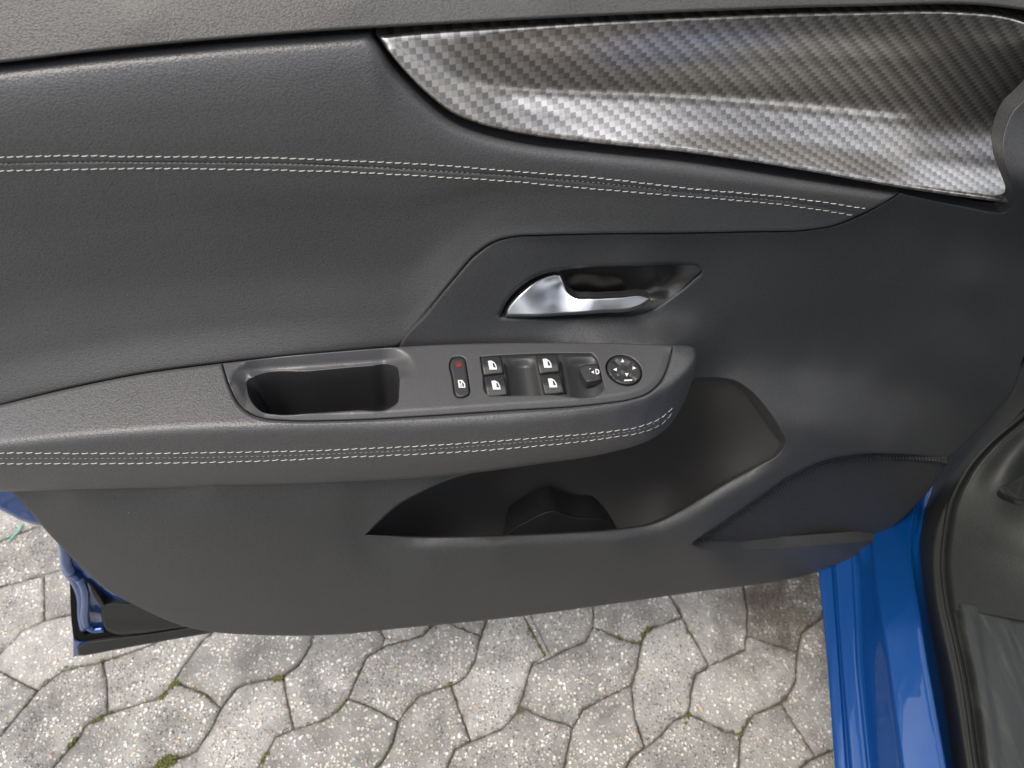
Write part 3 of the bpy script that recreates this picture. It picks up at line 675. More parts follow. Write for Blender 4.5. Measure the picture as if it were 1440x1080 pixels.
surface('lower_trim', door, 'trim_plastic',
    [(560,500,K),(562,488),(600,440),(641,390),(670,358),(696,340),(722,333),(760,331),(840,329),(960,328),(1060,326),(1130,324),(1170,318),(1210,303),(1242,286),(1266,271,K),(1300,279),(1360,291),(1395,298),(1412,298),(1422,290),(1427,279),
     (1422,262),(1412,235),(1408,205),(1413,180),(1424,156),(1440,140),(1500,85),(1600,60,K),(1600,420,K),(1470,460),(1440,500),(1426,546),(1400,580),(1370,612)] + GR_TOP + GR_BOT +
    [(1225,773),(1190,790),(1150,804),(960,835),(835,853),(687,872),(560,884),(480,892),(360,893),(300,889),(250,878),(200,856),(150,829),(100,783),(70,752),(40,717),(13,688,K),(-10,683),(-170,665,K),(-170,610,K),(0,590),(300,550)],
    T_FIELD, holes=[BOWL, POCKET, [(345,572,K),(560,525,K),(900,508,K),(925,530,K),(875,585,K),(600,632,K),(345,650,K)]], g=6, roll=(4, .002), hroll=[(6, .004), (2, .0008), (1, .0005)], skirt=.014, hskirt=.02, extra=lip,
    hsk_dir=[None, (-NV[0] * .5, -NV[1] * .5, -.85), (0, 0, -1)])
surface('storage_pocket', door, 'pocket_plastic',
    [(505,758,K),(525,732),(561,700),(590,676),(620,650),(700,615),(800,585),(900,555),(945,530),(978,520,K),(1010,526),(1040,533),(1062,546),(1084,570),(1102,600),(1110,622),(1100,642),(1062,664),(1025,685),(985,710),(955,726),(922,742),(870,750),(700,760)],
    [(514,752,.026),(600,740,.0),(600,700,-.02),(700,748,.006),(860,744,.008),(960,715,.010),(1112,620,.018),(1086,568,-.009),(1066,550,-.015),(1040,535,-.022),(1010,529,-.028),(978,526,-.032),(1102,642,.022),(1062,664,.024),(1025,686,.026),
     (1060,610,-.002),(1010,580,-.018),(980,620,-.028),(900,640,-.048),(800,660,-.055),(700,680,-.050),(940,680,-.024)], g=8, skirt=.02)
surface('bottle_holder', door, 'dark_plastic',
    [(700,758,K),(716,745),(742,730),(768,718),(778,716),(792,721),(812,726),(840,727),(858,733),(868,742),(872,752,K)],
    [(700,758,.012),(742,732,.006),(770,722,.010),(765,750,.020),(790,750,.020),(800,728,.006),(830,750,.020),(850,733,.006),(872,752,.012)], g=5, roll=(4, .003), skirt=.03)
surface('speaker_grille', door, 'grille_plastic', GR_TOP + GR_BOT + GR_END,
    [(975,768,.048),(1060,705,.030),(1107,673,.020),(1150,652,.011),(1200,640,.003),(1270,639,-.008),(1334,645,-.020),(1236,757,.0),(1100,766,.024),(1160,710,.008)], g=6, roll=(3, .002), skirt=.01, want_uv=True)
# row of raised ribs round the grille's upper edge
rv, rf = [], []
gc = curve(GR_TOP + [(974,765)], step=2.0); L = np.concatenate([[0], np.cumsum(np.linalg.norm(np.diff(gc, axis=0), axis=1))])
gfield = TPS([(975,768,.048),(1060,705,.030),(1107,673,.020),(1150,652,.011),(1200,640,.003),(1270,639,-.008),(1334,645,-.020),(1236,757,.0),(1100,766,.024),(1160,710,.008)])
for s in np.arange(6, L[-1] - 6, 4.6):
    x = np.interp(s, L, gc[:, 0]); y = np.interp(s, L, gc[:, 1]); a = np.array([x + 1, y + 3]); b = np.array([x + 2.5, y + 9])
    p = [P(*(a + (b - a) * t), gfield(*(a + (b - a) * t)) + (.0016 if 0 < t < 1 else -.0002)) for t in (0, .3, .7, 1)]
    v_, f_ = tube(p, 0.0009, 5); b0 = len(rv); rv += list(v_); rf += [tuple(b0 + i for i in f) for f in f_]
ribs = link('grille_rib', rv, rf, 'trim_plastic', door); ribs['kind'] = 'stuff'

# handle: glossy bowl and chrome lever
surface('handle_bowl', door, 'gloss_bowl', [(x + (3 if x > 840 else -3), y + (3 if y > 410 else -3)) for x, y, *_ in BOWL],
    [(703,445,-.020),(735,401,-.026),(785,379,-.034),(900,372,-.032),(983,374,-.030),(985,383,-.028),(945,418,-.024),(900,442,-.020),(780,448,-.018),
     (800,405,-.052),(860,395,-.050),(860,415,-.054),(800,425,-.045),(920,395,-.046),(910,415,-.040),(850,385,-.040)], g=4, roll=(3, .001), skirt=.01)
LEVER = [(710,446,K),(711,437),(722,420),(736,407),(752,394),(766,387),(779,383,K),(789,384,K),(794,396),(800,408),(809,415),(830,417),(870,416),(910,416),(915,419),(912,425),(902,432),(888,437),(850,440),(800,443),(750,446)]
surface('door_handle', door, 'chrome', LEVER,
    [(710,446,-.008),(725,418,-.012),(745,400,-.017),(768,386,-.023),(786,384,-.030),(740,428,-.008),(755,412,-.015),(772,398,-.026),(788,400,-.029),(798,414,-.020),(775,428,-.006),(760,445,-.002),
     (830,420,-.0050),(870,420,-.0050),(908,420,-.0065),(830,431,-.0025),(870,430,-.0025),(900,428,-.0045),(800,442,-.0030),(850,439,-.0035)], g=2.5, roll=(5, .005), skirt=.006, step=2)

# armrest
AR = [(600,584,0,.478),(813,572,0,.484),(890,562,0,.486),(480,590,0,.476),(380,590,0,.474),(335,570,0,.473),(313,510,0,.466),(560,487,0,.469),(760,482,0,.472),(945,486,0,.477),(938,515,0,.480),(925,540,0,.482)]
PLATE = [(313,511,K),(400,501),(480,494),(560,488),(640,484),(760,482),(880,483),(945,486,K),(943,500),(938,517),(929,536),(912,552),(888,561),(850,567),(813,571),(720,577),(600,585),(480,591),(400,591),(370,588),(350,580),(334,565),(324,545)]
_A = np.array([(x, y, 1.0) for x, y, _, d in AR]); _c = np.linalg.lstsq(_A, np.array([d for *_, d in AR]), rcond=None)[0]
def PF(x, y):
    return nd(x, y, np.asarray(x, float) * _c[0] + np.asarray(y, float) * _c[1] + _c[2])
_ae = curve([(958,484),(974,488),(979,498),(977,518),(970,545),(957,575)], step=3)
def arm_field(x, y):
    x = np.asarray(x, float); y = np.asarray(y, float)
    dr = x * _c[0] + y * _c[1] + _c[2] + .0165 * np.clip((320 - x) / 320, 0, 2) ** 1.6
    nt = nd(x, y, dr)
    n = np.full(x.shape, .06)
    for _ in range(6):
        X = P(x, y, n)[..., 0]
        n = .5 * n + .5 * np.interp(X, [-.60,-.41,-.24,-.15,-.07,0,.05,.09,.115,.135,.150,.160,.170], [.036,.049,.0655,.073,.080,.0835,.0835,.080,.074,.064,.052,.042,.030])
    nf = n; k = .007
    h = np.clip(.5 + .5 * (nf - nt) / k, 0, 1); m = nf * (1 - h) + nt * h - k * h * (1 - h)
    ys = np.interp(x, [-170,0,320,480,640,760,860,910,980], [654,653,650,644,636,627,616,607,560]); yb = np.interp(x, [-170,0,300,480,620,760,870,915,940,980], [695,690,684,677,668,650,632,618,600,540])
    rd = np.clip(1 - dist_to(_ae, x.ravel(), y.ravel(), False).reshape(x.shape) / 17, 0, 1)
    m = m - .009 * (1 - np.sqrt(np.clip(1 - rd ** 2, 0, 1)))
    return m - .013 * np.clip((y - ys + 4) / np.maximum(yb - ys + 4, 10), 0, 1) ** 2
WELL = [(356,531),(440,522),(520,515),(548,513),(558,517),(561,526),(561,550),(559,566),(550,573),(500,577),(440,581),(390,583),(368,579),(356,568),(348,548),(348,536)]
wl = curve(WELL, True, 3)
_pb = curve([(324,545),(334,565),(350,580),(370,588),(400,591),(480,591),(600,585),(720,577),(813,571),(850,567),(888,561),(912,552),(929,536),(938,517),(943,500)], step=3)
def chamfer(x, y, n):
    d = dist_to(wl, x.ravel(), y.ravel()).reshape(x.shape)
    up = np.clip((545 - (y - (x - 350) * -.07)) / 25, 0, 1) * np.clip((600 - x) / 60, 0, 1)
    lf = np.clip((372 - x) / 26, 0, 1)
    wgt = np.maximum(up, lf * .8)
    bev = dist_to(_pb, x.ravel(), y.ravel(), False).reshape(x.shape)
    return n - .0115 * wgt * np.clip(1 - d / 24, 0, 1) - .0024 * np.clip(1 - bev / 9.5, 0, 1)
PACK = [(675,502,K),(720,499),(780,497),(832,497,K),(838,503),(844,522),(850,547,K),(846,551),(770,555),(690,557,K),(684,553),(679,528)]
LOCK = [(632.5,509),(635.5,503.5),(642,501.8),(649,501.8),(653.5,504.5),(655.5,510,K),(658.5,530,K),(661.2,548,K),(660.5,554),(656,558),(648,559.8),(642,558.6),(638.5,553,K),(635.5,532,K)]
dial_c = (877.5, 521); DIAL = [(877.5 + 25.5 * math.cos(a) + 2.0 * math.sin(a), 521 + 21.5 * math.sin(a) + 2.5 * math.cos(a)) for a in np.linspace(0, 2 * math.pi, 28, endpoint=False)]
surface('armrest_plate', door, 'plate_plastic', PLATE, PF, holes=[WELL, PACK, LOCK, DIAL], g=3.2, roll=(2, .0008), hroll=(2.0, .0008), skirt=.008, hskirt=.006,
        extra=chamfer, hsk_dir=(0, 0, -1), sk_dir=(0, 0, -1), step=3)
surface('armrest_pad', door, 'leather',
    [(-170,612,K),(0,570),(100,546),(200,526),(312,511,K),(323,546),(333,566),(349,581),(370,589),(400,592),(480,592),(600,586),(720,578),(813,572),(850,568),(888,562),(913,553),(930,537),(939,518),(944,500),(946,486,K),
     (962,486),(975,489),(979,498),(977,518),(970,545),(957,575),(940,600),(915,618),(870,632),(760,650),(620,668),(480,677),(300,684),(0,690),(-170,695,K)],
    arm_field,
    g=5, roll=(4, .0022), skirt=.03, step=3, sk_dir=(-NV[0] * .5, -NV[1] * .5, -.85))
# the grab well
def plate_pt(x, y, up=0.0):
    x = np.asarray(x, float); y = np.asarray(y, float)
    return P(x, y, chamfer(x, y, PF(x, y))) + np.array([0, 0, up])
ring0 = plate_pt(wl[:, 0], wl[:, 1]); cen = ring0.mean(0); V = []; Fc = []; m = len(ring0)
for dz, ins in ((-.0006, 0.0), (-.004, .02), (-.012, .04), (-.054, .08), (-.063, .13), (-.066, .22)):
    r = ring0 + (cen - ring0) * ins; r = r.copy(); r[:, 2] = ring0[:, 2] * (1 - min(1, -dz / .066)) + (cen[2] - .0) * min(1, -dz / .066) + dz; V += list(r)
for k in range(5):
    for i in range(m): Fc.append((k * m + i, k * m + (i + 1) % m, (k + 1) * m + (i + 1) % m, (k + 1) * m + i))
Fc.append(tuple(5 * m + i for i in range(m)))
link('grab_well', V, Fc, 'dark_plastic', door)

# things let into the plate: all lie on the plate's own surface, raised or sunk by up (m)
def on_plate(up):
    return lambda x, y, n: PD(x, y, (CAM_H - P(x, y, PF(x, y))[..., 2]) - up - n)
def flat(name, parent, mat, outline, up, g=3, roll=(0, 0), skirt=.002, holes=(), extra=None, step=2):
    return surface(name, parent, mat, outline, lambda x, y: np.zeros_like(np.asarray(x, float)), holes=holes, g=g, roll=roll, hroll=(0, 0), skirt=skirt, hskirt=0,
                   extra=extra, base=on_plate(up), step=step, sk_dir=(0, 0, -1))
def scoop(x, y, n):
    a = np.clip((x - (y - 500) * .18 - 711) / 40, 0, 1); b = np.clip((x - (y - 500) * .18 - 792) / 48, 0, 1)
    s = np.sin(a * math.pi) ** .8 * (a < 1) + np.sin(np.clip(b, 0, 1) * math.pi) ** .8 * (b < 1)
    edge = np.clip((y - 503 + (x - 700) * .03) / 14, 0.25, 1)
    return n - .0055 * s * edge - .0005
flat('switch_pack', door, 'switch_plastic', [(674,501,K),(720,498),(780,496),(833,496,K),(839,503),(845,522),(851,547,K),(847,552),(770,556),(690,558,K),(683,553),(678,528)], -.0028, g=3, extra=scoop, skirt=.004, roll=(1.5, .0005))
BTN = [[(676,502,K),(690,501),(703,501,K),(706,512),(708,525,K),(695,526),(680,528,K),(678,515)],
       [(681,531,K),(695,529.5),(708.5,528.5,K),(711,540),(714,555,K),(700,557),(685,557.5,K),(683,545)],
       [(754,499.5,K),(768,499),(782.5,499,K),(785,510),(787,523,K),(773,524),(759,526,K),(756,512)],
       [(760.5,529,K),(774,527),(787.5,526,K),(790,538),(793.5,552,K),(780,554),(766,554.5,K),(763,541)]]
def rocker(cy):
    return lambda x, y, n: n + .0010 * np.cos((y - cy) / 15 * math.pi)
ICO = [((692,513.5), 0), ((697,541.5), 0), ((769,510.8), 0), ((776.5,538.5), 0)]
for q, ((ix, iy), _) in zip(BTN, ICO):
    cy = np.mean([p[1] for p in q])
    b = flat('window_switch', door, 'switch_plastic', q, .0006, g=3, roll=(2.6, .0011), skirt=.006, extra=rocker(cy))
    o = np.array([(-6, -6), (-1, -6.5), (3.2, -4), (6, .2), (7.2, 6), (-3.6, 6.2)]); h = np.array([(.6, -4), (2.6, -2.6), (4.6, 1.2), (5.4, 3.6), (1.6, 3.0)])
    flat('window_symbol', b, 'icon_white', [(ix + x, iy + y, K) for x, y in o], .0020, g=3, skirt=.0004, holes=[[(ix + x, iy + y, K) for x, y in h]])
# flat black strips painted as the shade of the slots beside the rockers
for x0, y0, x1, y1 in ((709, 512, 717, 556), (787, 508, 795, 552)):
    flat('switch_slot_shade', door, 'core_black', [(x0, y0, K), (x0 + 2, y0, K), (x1 + 1.6, y1, K), (x1 - .8, y1, K)], .0002, skirt=.002)
lk = flat('window_lock_switch', door, 'switch_plastic', [(p[0] + (646.5 - p[0]) * .08, p[1] + (531 - p[1]) * .035) + tuple(p[2:]) for p in LOCK], .0004, g=3, roll=(4, .0014), skirt=.006)
ring_o = [(645 + 3.7 * math.cos(a), 512.6 + 3.1 * math.sin(a)) for a in np.linspace(0, 2 * math.pi, 14, endpoint=False)]
ring_i = [(645 + 2.8 * math.cos(a), 512.6 + 2.3 * math.sin(a)) for a in np.linspace(0, 2 * math.pi, 12, endpoint=False)]
flat('warning_symbol', lk, 'icon_red', ring_o, .0009, g=2, skirt=.0003, holes=[ring_i])
flat('warning_symbol', lk, 'icon_red', [(643.6,511,K),(644.6,511,K),(644.9,512.2,K),(645.6,512.2,K),(645.6,511,K),(646.6,511,K),(646.8,514.6,K),(645.8,514.6,K),(645.7,513.2,K),(645,513.2,K),(645,514.6,K),(644,514.6,K)], .0009, g=2, skirt=.0003, step=4)
flat('child_lock_symbol', lk, 'icon_white', [(643.8,534.5,K),(650,534.2,K),(654,539.5,K),(654.6,545,K),(645.2,545.2,K)], .0009, g=2, skirt=.0003,
     holes=[[(645.4,536,K),(648,535.8,K),(648.6,539,K),(646,539.4,K)], [(649.4,536.4,K),(652.4,540.2,K),(652.8,543.6,K),(650.4,543.8,K)], [(646.4,541,K),(648.8,540.6,K),(649.2,543.8,K),(647,544,K)]])
flat('child_lock_symbol', lk, 'icon_white', [(645.8,536.6,K),(648.6,543,K),(647.8,543.4,K),(645.2,537,K)], .0009, g=2, skirt=.0003, step=4)
# mirror side selector with its D
kb = flat('mirror_selector', door, 'switch_plastic', [(815,518),(820,513.5),(832,512),(841,512,K),(843,522),(845.5,534,K),(835,536.5),(824,538,K),(819,530)], .0010, g=2.5, roll=(3, .0014), skirt=.006,
          extra=lambda x, y, n: n - .0025 * np.clip((828 - x) / 12, 0, 1))
flat('selector_symbol', kb, 'icon_white', [(831.5,523.3,K),(835,520.8,K),(835.6,525.4,K)], .0021, g=2, skirt=.0003, step=4)
flat('selector_symbol', kb, 'icon_white', [(836.8,519,K),(840,518.8),(842.4,520.6),(843,523.4),(841.8,525.8),(838,526.2,K)], .0021, g=2, skirt=.0003, holes=[[(838.4,520.5,K),(840,520.4),(841.2,521.6),(841.5,523.2),(840.8,524.6),(839,524.8,K)]])
flat('selector_symbol', kb, 'icon_white', [(829,518,K),(830.4,517.6,K),(830.8,518.8,K),(829.4,519.2,K)], .0021, g=2, skirt=.0003, step=4)
# mirror dial
def dialpt(r, a): return (877.5 + (25.5 * math.cos(a) + 2.0 * math.sin(a)) * r, 521 + (21.5 * math.sin(a) + 2.5 * math.cos(a)) * r)
flat('dial_well', door, 'core_black', [dialpt(1.04, a) for a in np.linspace(0, 2 * math.pi, 28, endpoint=False)], -.003, skirt=.003)
def dome(x, y, n):
    r = np.hypot((x - 877.5) / 25.5, (y - 521) / 21.5); a = np.arctan2((y - 521) / 21.5, (x - 877.5) / 25.5)
    cross = np.minimum(np.abs(np.sin(a - .1)), np.abs(np.cos(a - .1))) 
    notch = np.exp(-((np.abs(np.sin(2 * (a - .1))) - 1) / .06) ** 2) * (r > .45)
    return n - .0014 * np.exp(-((r - .32) / .3) ** 2) - .0012 * notch
dl = flat('mirror_dial', door, 'switch_plastic', [dialpt(.93, a) for a in np.linspace(0, 2 * math.pi, 32, endpoint=False)], .0016, g=1.6, roll=(3.5, .0022), skirt=.006, extra=dome)
def tri(cx, cy, s, ang):
    return [(cx + s * math.cos(ang + k), cy + s * .88 * math.sin(ang + k), K) for k in (0, 2.2, -2.2)]
for cx, cy, ang in ((875.5, 507.5, -math.pi / 2), (891.5, 517.5, 0.1), (865.5, 519.5, math.pi), (881.5, 526.5, math.pi / 2)):
    flat('dial_arrow', dl, 'icon_white', tri(cx, cy, 3.3, ang), .0020, g=2, skirt=.0003, step=6)
flat('dial_mark', dl, 'icon_white', [(877.5,534,K),(889,533.4,K),(889,535.2,K),(878,535.8,K)], .0018, g=2, skirt=.0003, step=6)

# ---------------------------------------------------------------- stitches
T_PAD = bpy.data.objects['leather_pad']
def seam_n(kind):
    return {'pad': PADF, 'ins': INSF, 'arm': ARMF}[kind]
# rays against the finished meshes give the height the thread lies at
from mathutils.bvhtree import BVHTree
def bvh(names):
    out = []
    for nme in names:
        o = bpy.data.objects[nme]; me = o.data; off = Vector(root_of(o).location)
        out.append(BVHTree.FromPolygons([v.co + off for v in me.vertices], [tuple(p.vertices) for p in me.polygons]))
    return out
def hit(trees, px, py):
    x, f, d = ray(px, py); dr = Vector((float(x), float(f), -float(d))).normalized(); best = None
    for t in trees:
        h = t.ray_cast(Vector((0, 0, CAM_H)), dr)
        if h[0] is not None and (best is None or h[3] < best[3]): best = h
    return best
def sew(pts, trees, pitch_px0, pitch_px1, length=.87, rad=.00031, slant=1.2):
    c = curve(pts, step=3); L = np.concatenate([[0], np.cumsum(np.linalg.norm(np.diff(c, axis=0), axis=1))]); s = 3; res = []
    while s < L[-1] - 4:
        x = np.interp(s, L, c[:, 0]); pit = np.interp(x, [0, 1200], [pitch_px0, pitch_px1]); le = pit * length
        P4 = []
        j = random.uniform(-.35, .35)
        for t in (0, .2, .5, .8, 1):
            ss = s + t * le; xx = np.interp(ss, L, c[:, 0]); yy = np.interp(ss, L, c[:, 1]) + slant * (.5 - t) + j
            h = hit(trees, xx, yy)
            if h is None: break
            nn = h[1] if h[1].dot(Vector((0, 0, CAM_H)) - h[0]) > 0 else -h[1]
            lift = (.0004 + rad * .9) * (math.sin(math.pi * t) ** .6) - .0003
            P4.append(np.array(h[0] + nn * lift))
        if len(P4) == 5: res.append((le, tube(P4, np.array([.55, 1, 1.05, 1, .55]) * rad, 6)))
        s += pit
    return res
lt = bvh(['leather_pad', 'leather_insert']); at = bvh(['armrest_pad'])
UP1 = [(-60,222),(0,221),(107,219),(190,220),(320,221),(420,223),(480,225.5),(600,231),(727,241),(840,250),(960,264),(1120,279),(1216,293)]
UP2 = [(-60,241),(0,240),(107,238),(190,237),(320,238),(480,241.5),(600,247.5),(727,255.5),(840,266),(960,275.5),(1120,290),(1202,303)]
UPM = [(x, (y + UP2[min(i, 11)][1]) / 2 if False else y + np.interp(x, [0, 480, 960, 1200], [9.5, 8.5, 6, 5])) for i, (x, y) in enumerate(UP1[:-1])]
LO1 = [(-60,638),(0,637),(160,637.5),(320,636),(400,634.5),(480,632),(640,624),(760,615),(860,606),(905,598),(928,588),(947,573)]
LO2 = [(-60,653),(0,652),(160,651.5),(320,649.5),(480,643),(640,635.5),(760,626.5),(860,615),(908,606),(930,596),(948,578)]
LOM = [(x, y + np.interp(x, [0, 480, 860, 930], [7.5, 5.5, 4.5, 3])) for x, y in LO1[:-1]]
allst = []
for pts, tr, par in ((UP1, lt, 'leather_pad'), (UP2, lt, 'leather_insert'), (LO1, at, 'armrest_pad'), (LO2, at, 'armrest_pad')):
    for le, tb in sew(pts, tr, 13.2, 11.0): allst.append((le, tb, par))
allst.sort(key=lambda q: -q[0])
for k, (le, (v_, f_), par) in enumerate(allst[:300]):
    link('stitch', v_, f_, 'thread', bpy.data.objects[par])
rest = {}
for le, (v_, f_), par in allst[300:]: rest.setdefault(par, []).append((v_, f_))
def joined(name, items, mat, parent):
    V, Fc = [], []
    for v_, f_ in items:
        b0 = len(V); V += list(v_); Fc += [tuple(b0 + i for i in f) for f in f_]
    if V:
        o = link(name, V, Fc, mat, parent); o['kind'] = 'stuff'; return o
for par, items in rest.items(): joined('stitch_row', items, 'thread', bpy.data.objects[par])
joined('seam_thread', [t for _, t in sew(UPM, lt, 8.0, 7.0, .6, .00030, 0)], 'thread_dark', bpy.data.objects['leather_pad'])
joined('seam_thread', [t for _, t in sew(LOM, at, 8.0, 7.0, .6, .00026, 0)], 'thread_dark', bpy.data.objects['armrest_pad'])

# ---------------------------------------------------------------- the door's painted rear corner
SHF = TPS([(-170,660,.004),(0,717,.004),(65,742,.004),(84,757,.0),(99,822,.0),(108,880,.0),(300,875,.006),(200,800,.0),(0,650,-.004),(150,760,-.006)])
shell = surface('door_shell', door, 'blue_paint',
    [(-170,640,K),(10,640),(120,730),(300,840),(298,877,K),(150,889),(112,889,K),(108,870),(106,840),(99,822),(88,806),(84.5,757,K),(66,742),(48,738),(30,732),(0,717),(-170,660,K)],
    SHF, g=7, roll=(5, .004), skirt=.03, step=3,
    extra=lambda x, y, n: n - .010 * np.clip((x - 118) / 8, 0, 1) * np.clip((y - (x - 118) * .62 - 812) / 10, 0, 1))
tp = curve([(87,756),(91,775),(93,792),(99,804),(110,813),(117,824),(120,845),(119,865),(121,877),(129,884),(146,884)], step=3)
v_, f_ = tube(P(tp[:, 0], tp[:, 1], SHF(tp[:, 0], tp[:, 1]) + .003), .0048, 12)
link('hem_flange', v_, f_, 'blue_paint', shell)
surface('shell_cover', door, 'rubber',
    [(124,815,K),(134,828),(141,838),(148,849,K),(160,848),(190,849),(250,848,K),(304,884,K),(270,882),(190,891),(165,892),(150,886),(143,872),(141,852),(132,838)],
    lambda x, y: SHF(x, y) + .004, g=5, roll=(4, .003), skirt=.01, extra=lambda x, y, n: n + .004 * np.clip((y - 872) / 12, 0, 1) * (x > 142))
surface('corner_seal', door, 'core_black', [(98,820,K),(104,824),(110,840),(111,880,K),(120,892,K),(200,884,K),(270,876,K),(270,884,K),(200,893,K),(120,903,K),(104,903,K),(101,880)], lambda x, y: SHF(x, y) - .002, g=6, roll=(2, .001), skirt=.03)
surface('bottom_seal', door, 'rubber', [(108,910,K),(120,902,K),(200,892),(285,879,K),(310,884,K),(300,889.5,K),(200,907),(119,922,K),(110,922,K)], [(108,910,.004),(300,880,.012),(345,890,.018),(119,922,.010),(200,905,.010)], g=4, roll=(3, .003), skirt=.03)
surface('corner_plate', door, 'blue_paint', [(103,898,K),(112,902),(124,903),(118,910),(112,922,K),(103,924,K)], lambda x, y: 0 * x + .001, g=4, roll=(2, .001), skirt=.04)

# ---------------------------------------------------------------- the car's body: sill, seal and footwell side
body = car
def loft(name, parent, mat, rails, ks=4, stations=70, extra=None, sharp=()):
    """rails: lists of (px, py, drop); joined crosswise by a smooth curve"""
    RR = []
    for r in rails:
        a = np.array(r, float); cc = curve([(p[0], p[1]) for p in r], step=3)
        L = np.concatenate([[0], np.cumsum(np.linalg.norm(np.diff(cc, axis=0), axis=1))]); t = np.linspace(0, L[-1], stations)
        x = np.interp(t, L, cc[:, 0]); y = np.interp(t, L, cc[:, 1])
        La = np.concatenate([[0], np.cumsum(np.linalg.norm(np.diff(a[:, :2], axis=0), axis=1))]); La *= L[-1] / La[-1]
        i = np.interp(t, La, np.arange(len(a))); dr = np.interp(i, np.arange(len(a)), a[:, 2])
        k5 = np.ones(7) / 7; dr = np.convolve(np.pad(dr, 3, mode='edge'), k5, 'valid')
        RR.append(PD(x, y, dr))
    RR = np.array(RR); rows = []
    for i in range(len(RR) - 1):
        p0, p1, p2, p3 = RR[max(i - 1, 0)], RR[i], RR[i + 1], RR[min(i + 2, len(RR) - 1)]
        if i in sharp: p0 = p1
        if i + 1 in sharp: p3 = p2
        for j in range(ks):
            t = j / ks; m1, m2 = (p2 - p0) / 2, (p3 - p1) / 2
            l12 = np.linalg.norm(p2 - p1, axis=1)[:, None]
            for_m = lambda m: m * np.minimum(1, 1.6 * l12 / (np.linalg.norm(m, axis=1)[:, None] + 1e-9))
            m1, m2 = for_m(m1), for_m(m2)
            rows.append((2*t**3-3*t**2+1)*p1 + (t**3-2*t**2+t)*m1 + (-2*t**3+3*t**2)*p2 + (t**3-t**2)*m2)
    rows.append(RR[-1]); G = np.array(rows)
    if extra is not None: G = extra(G)
    nr, ns = G.shape[:2]; Fc = [(i * ns + j, i * ns + j + 1, (i + 1) * ns + j + 1, (i + 1) * ns + j) for i in range(nr - 1) for j in range(ns - 1)]
    V = G.reshape(-1, 3); f = Fc[len(Fc) // 2]; nn = np.cross(V[f[1]] - V[f[0]], V[f[2]] - V[f[0]])
    if np.dot(nn, np.array([0, 0, CAM_H]) - V[f[0]]) < 0: Fc = [q[::-1] for q in Fc]
    return link(name, V, Fc, mat, parent)
YS = [560, 700, 770, 800, 865, 930, 1000, 1080, 1300]
def rail(xs, drop, up=-.05):
    x4 = dict(zip([770, 800, 930, 1080], xs)); sl0 = (xs[1] - xs[0]) / 30; 
    a = np.interp(YS, [770, 800, 930, 1080], xs)
    out = []
    for y, x in zip(YS, a):
        if y < 770: x = xs[0] + (770 - y) * up + (max(up, 0) * (770 - y) ** 2 * .006)
        if y > 1080: x = xs[3] + (y - 1080) * (xs[3] - xs[2]) / 150
        out.append((x, y, drop + (float(np.interp(y, [560, 700, 770, 840], [.060, .055, .030, 0])) if drop < .95 else 0)))
    return out
def shift(r, dx, drop): return [(x + dx, y, drop + (d - r[-1][2])) for x, y, d in r]
a0 = rail([1149,1151,1163,1174], .986)
g1 = rail([1167,1170,1179,1190], .981); g2 = rail([1171,1175,1184,1197], .980)
h0 = rail([1199,1200,1206,1221], .977); k0 = rail([1208,1211,1217,1231], .968)
m0 = rail([1226,1229,1248,1268], .927, .02); q0 = rail([1281,1283,1303,1330], .914, .10); s0 = rail([1293,1298,1318,1342], .950, .16)
loft('door_sill', body, 'blue_paint',
     [shift(a0, 4, 1.10), shift(a0, 2, 1.0), a0, shift(a0, 3, .983), shift(g1, -2, .980), g1, shift(g1, 3, .9835), g2, shift(g2, 3, .9785), shift(h0, -3, .976), h0, shift(h0, 3, .9765), shift(k0, -2, .972), k0,
      shift(m0, -2, .931), m0, shift(m0, 5, .924), shift(q0, -12, .915), q0, shift(q0, 3, .920), s0, shift(s0, 10, .99)], ks=4, stations=90)
def seal_rail(pts): return pts
SE = [(1470,455),(1440,508),(1420,548),(1400,582),(1345,648),(1315,690),(1298,730),(1293,770),(1296,830),(1305,880),(1318,930),(1341,1080),(1375,1300)]
SM = [(1510,465),(1472,520),(1446,560),(1420,594),(1366,656),(1334,700),(1318,740),(1312,780),(1316,840),(1326,890),(1337,940),(1360,1080),(1396,1300)]
SL = [(1530,480),(1490,535),(1450,575),(1384,632),(1362,658),(1350,678),(1337,706),(1330,740),(1325,785),(1330,845),(1341,895),(1352,945),(1372,1080),(1410,1300)]
def dropf(y, base): return float(base - np.interp(y, [455, 510, 580, 640, 690, 760], [.24, .19, .11, .05, .015, 0]))
def withdrop(pts, base, dx=0, dy=0): return [(x + dx, y + dy, dropf(y, base)) for x, y in pts]
loft('door_seal', body, 'rubber', [withdrop(SE, 1.02, -50), withdrop(SE, .985, -14), withdrop(SE, .955), withdrop(SE, .925, 9), withdrop(SM, .902), withdrop(SL, .900, -4), withdrop(SL, .896), withdrop(SL, .900, 5), withdrop(SL, .915, 8)], ks=4, stations=80)
SLU = [p for p in SL if p[1] < 830] + [(1332,858)]
def flatr(pts, base): return [(x, y, b) for (x, y), b in zip(pts, base)]
right_u = [(1600,480),(1600,560),(1600,640),(1600,720),(1600,800),(1600,900)]
def kick(G): return G
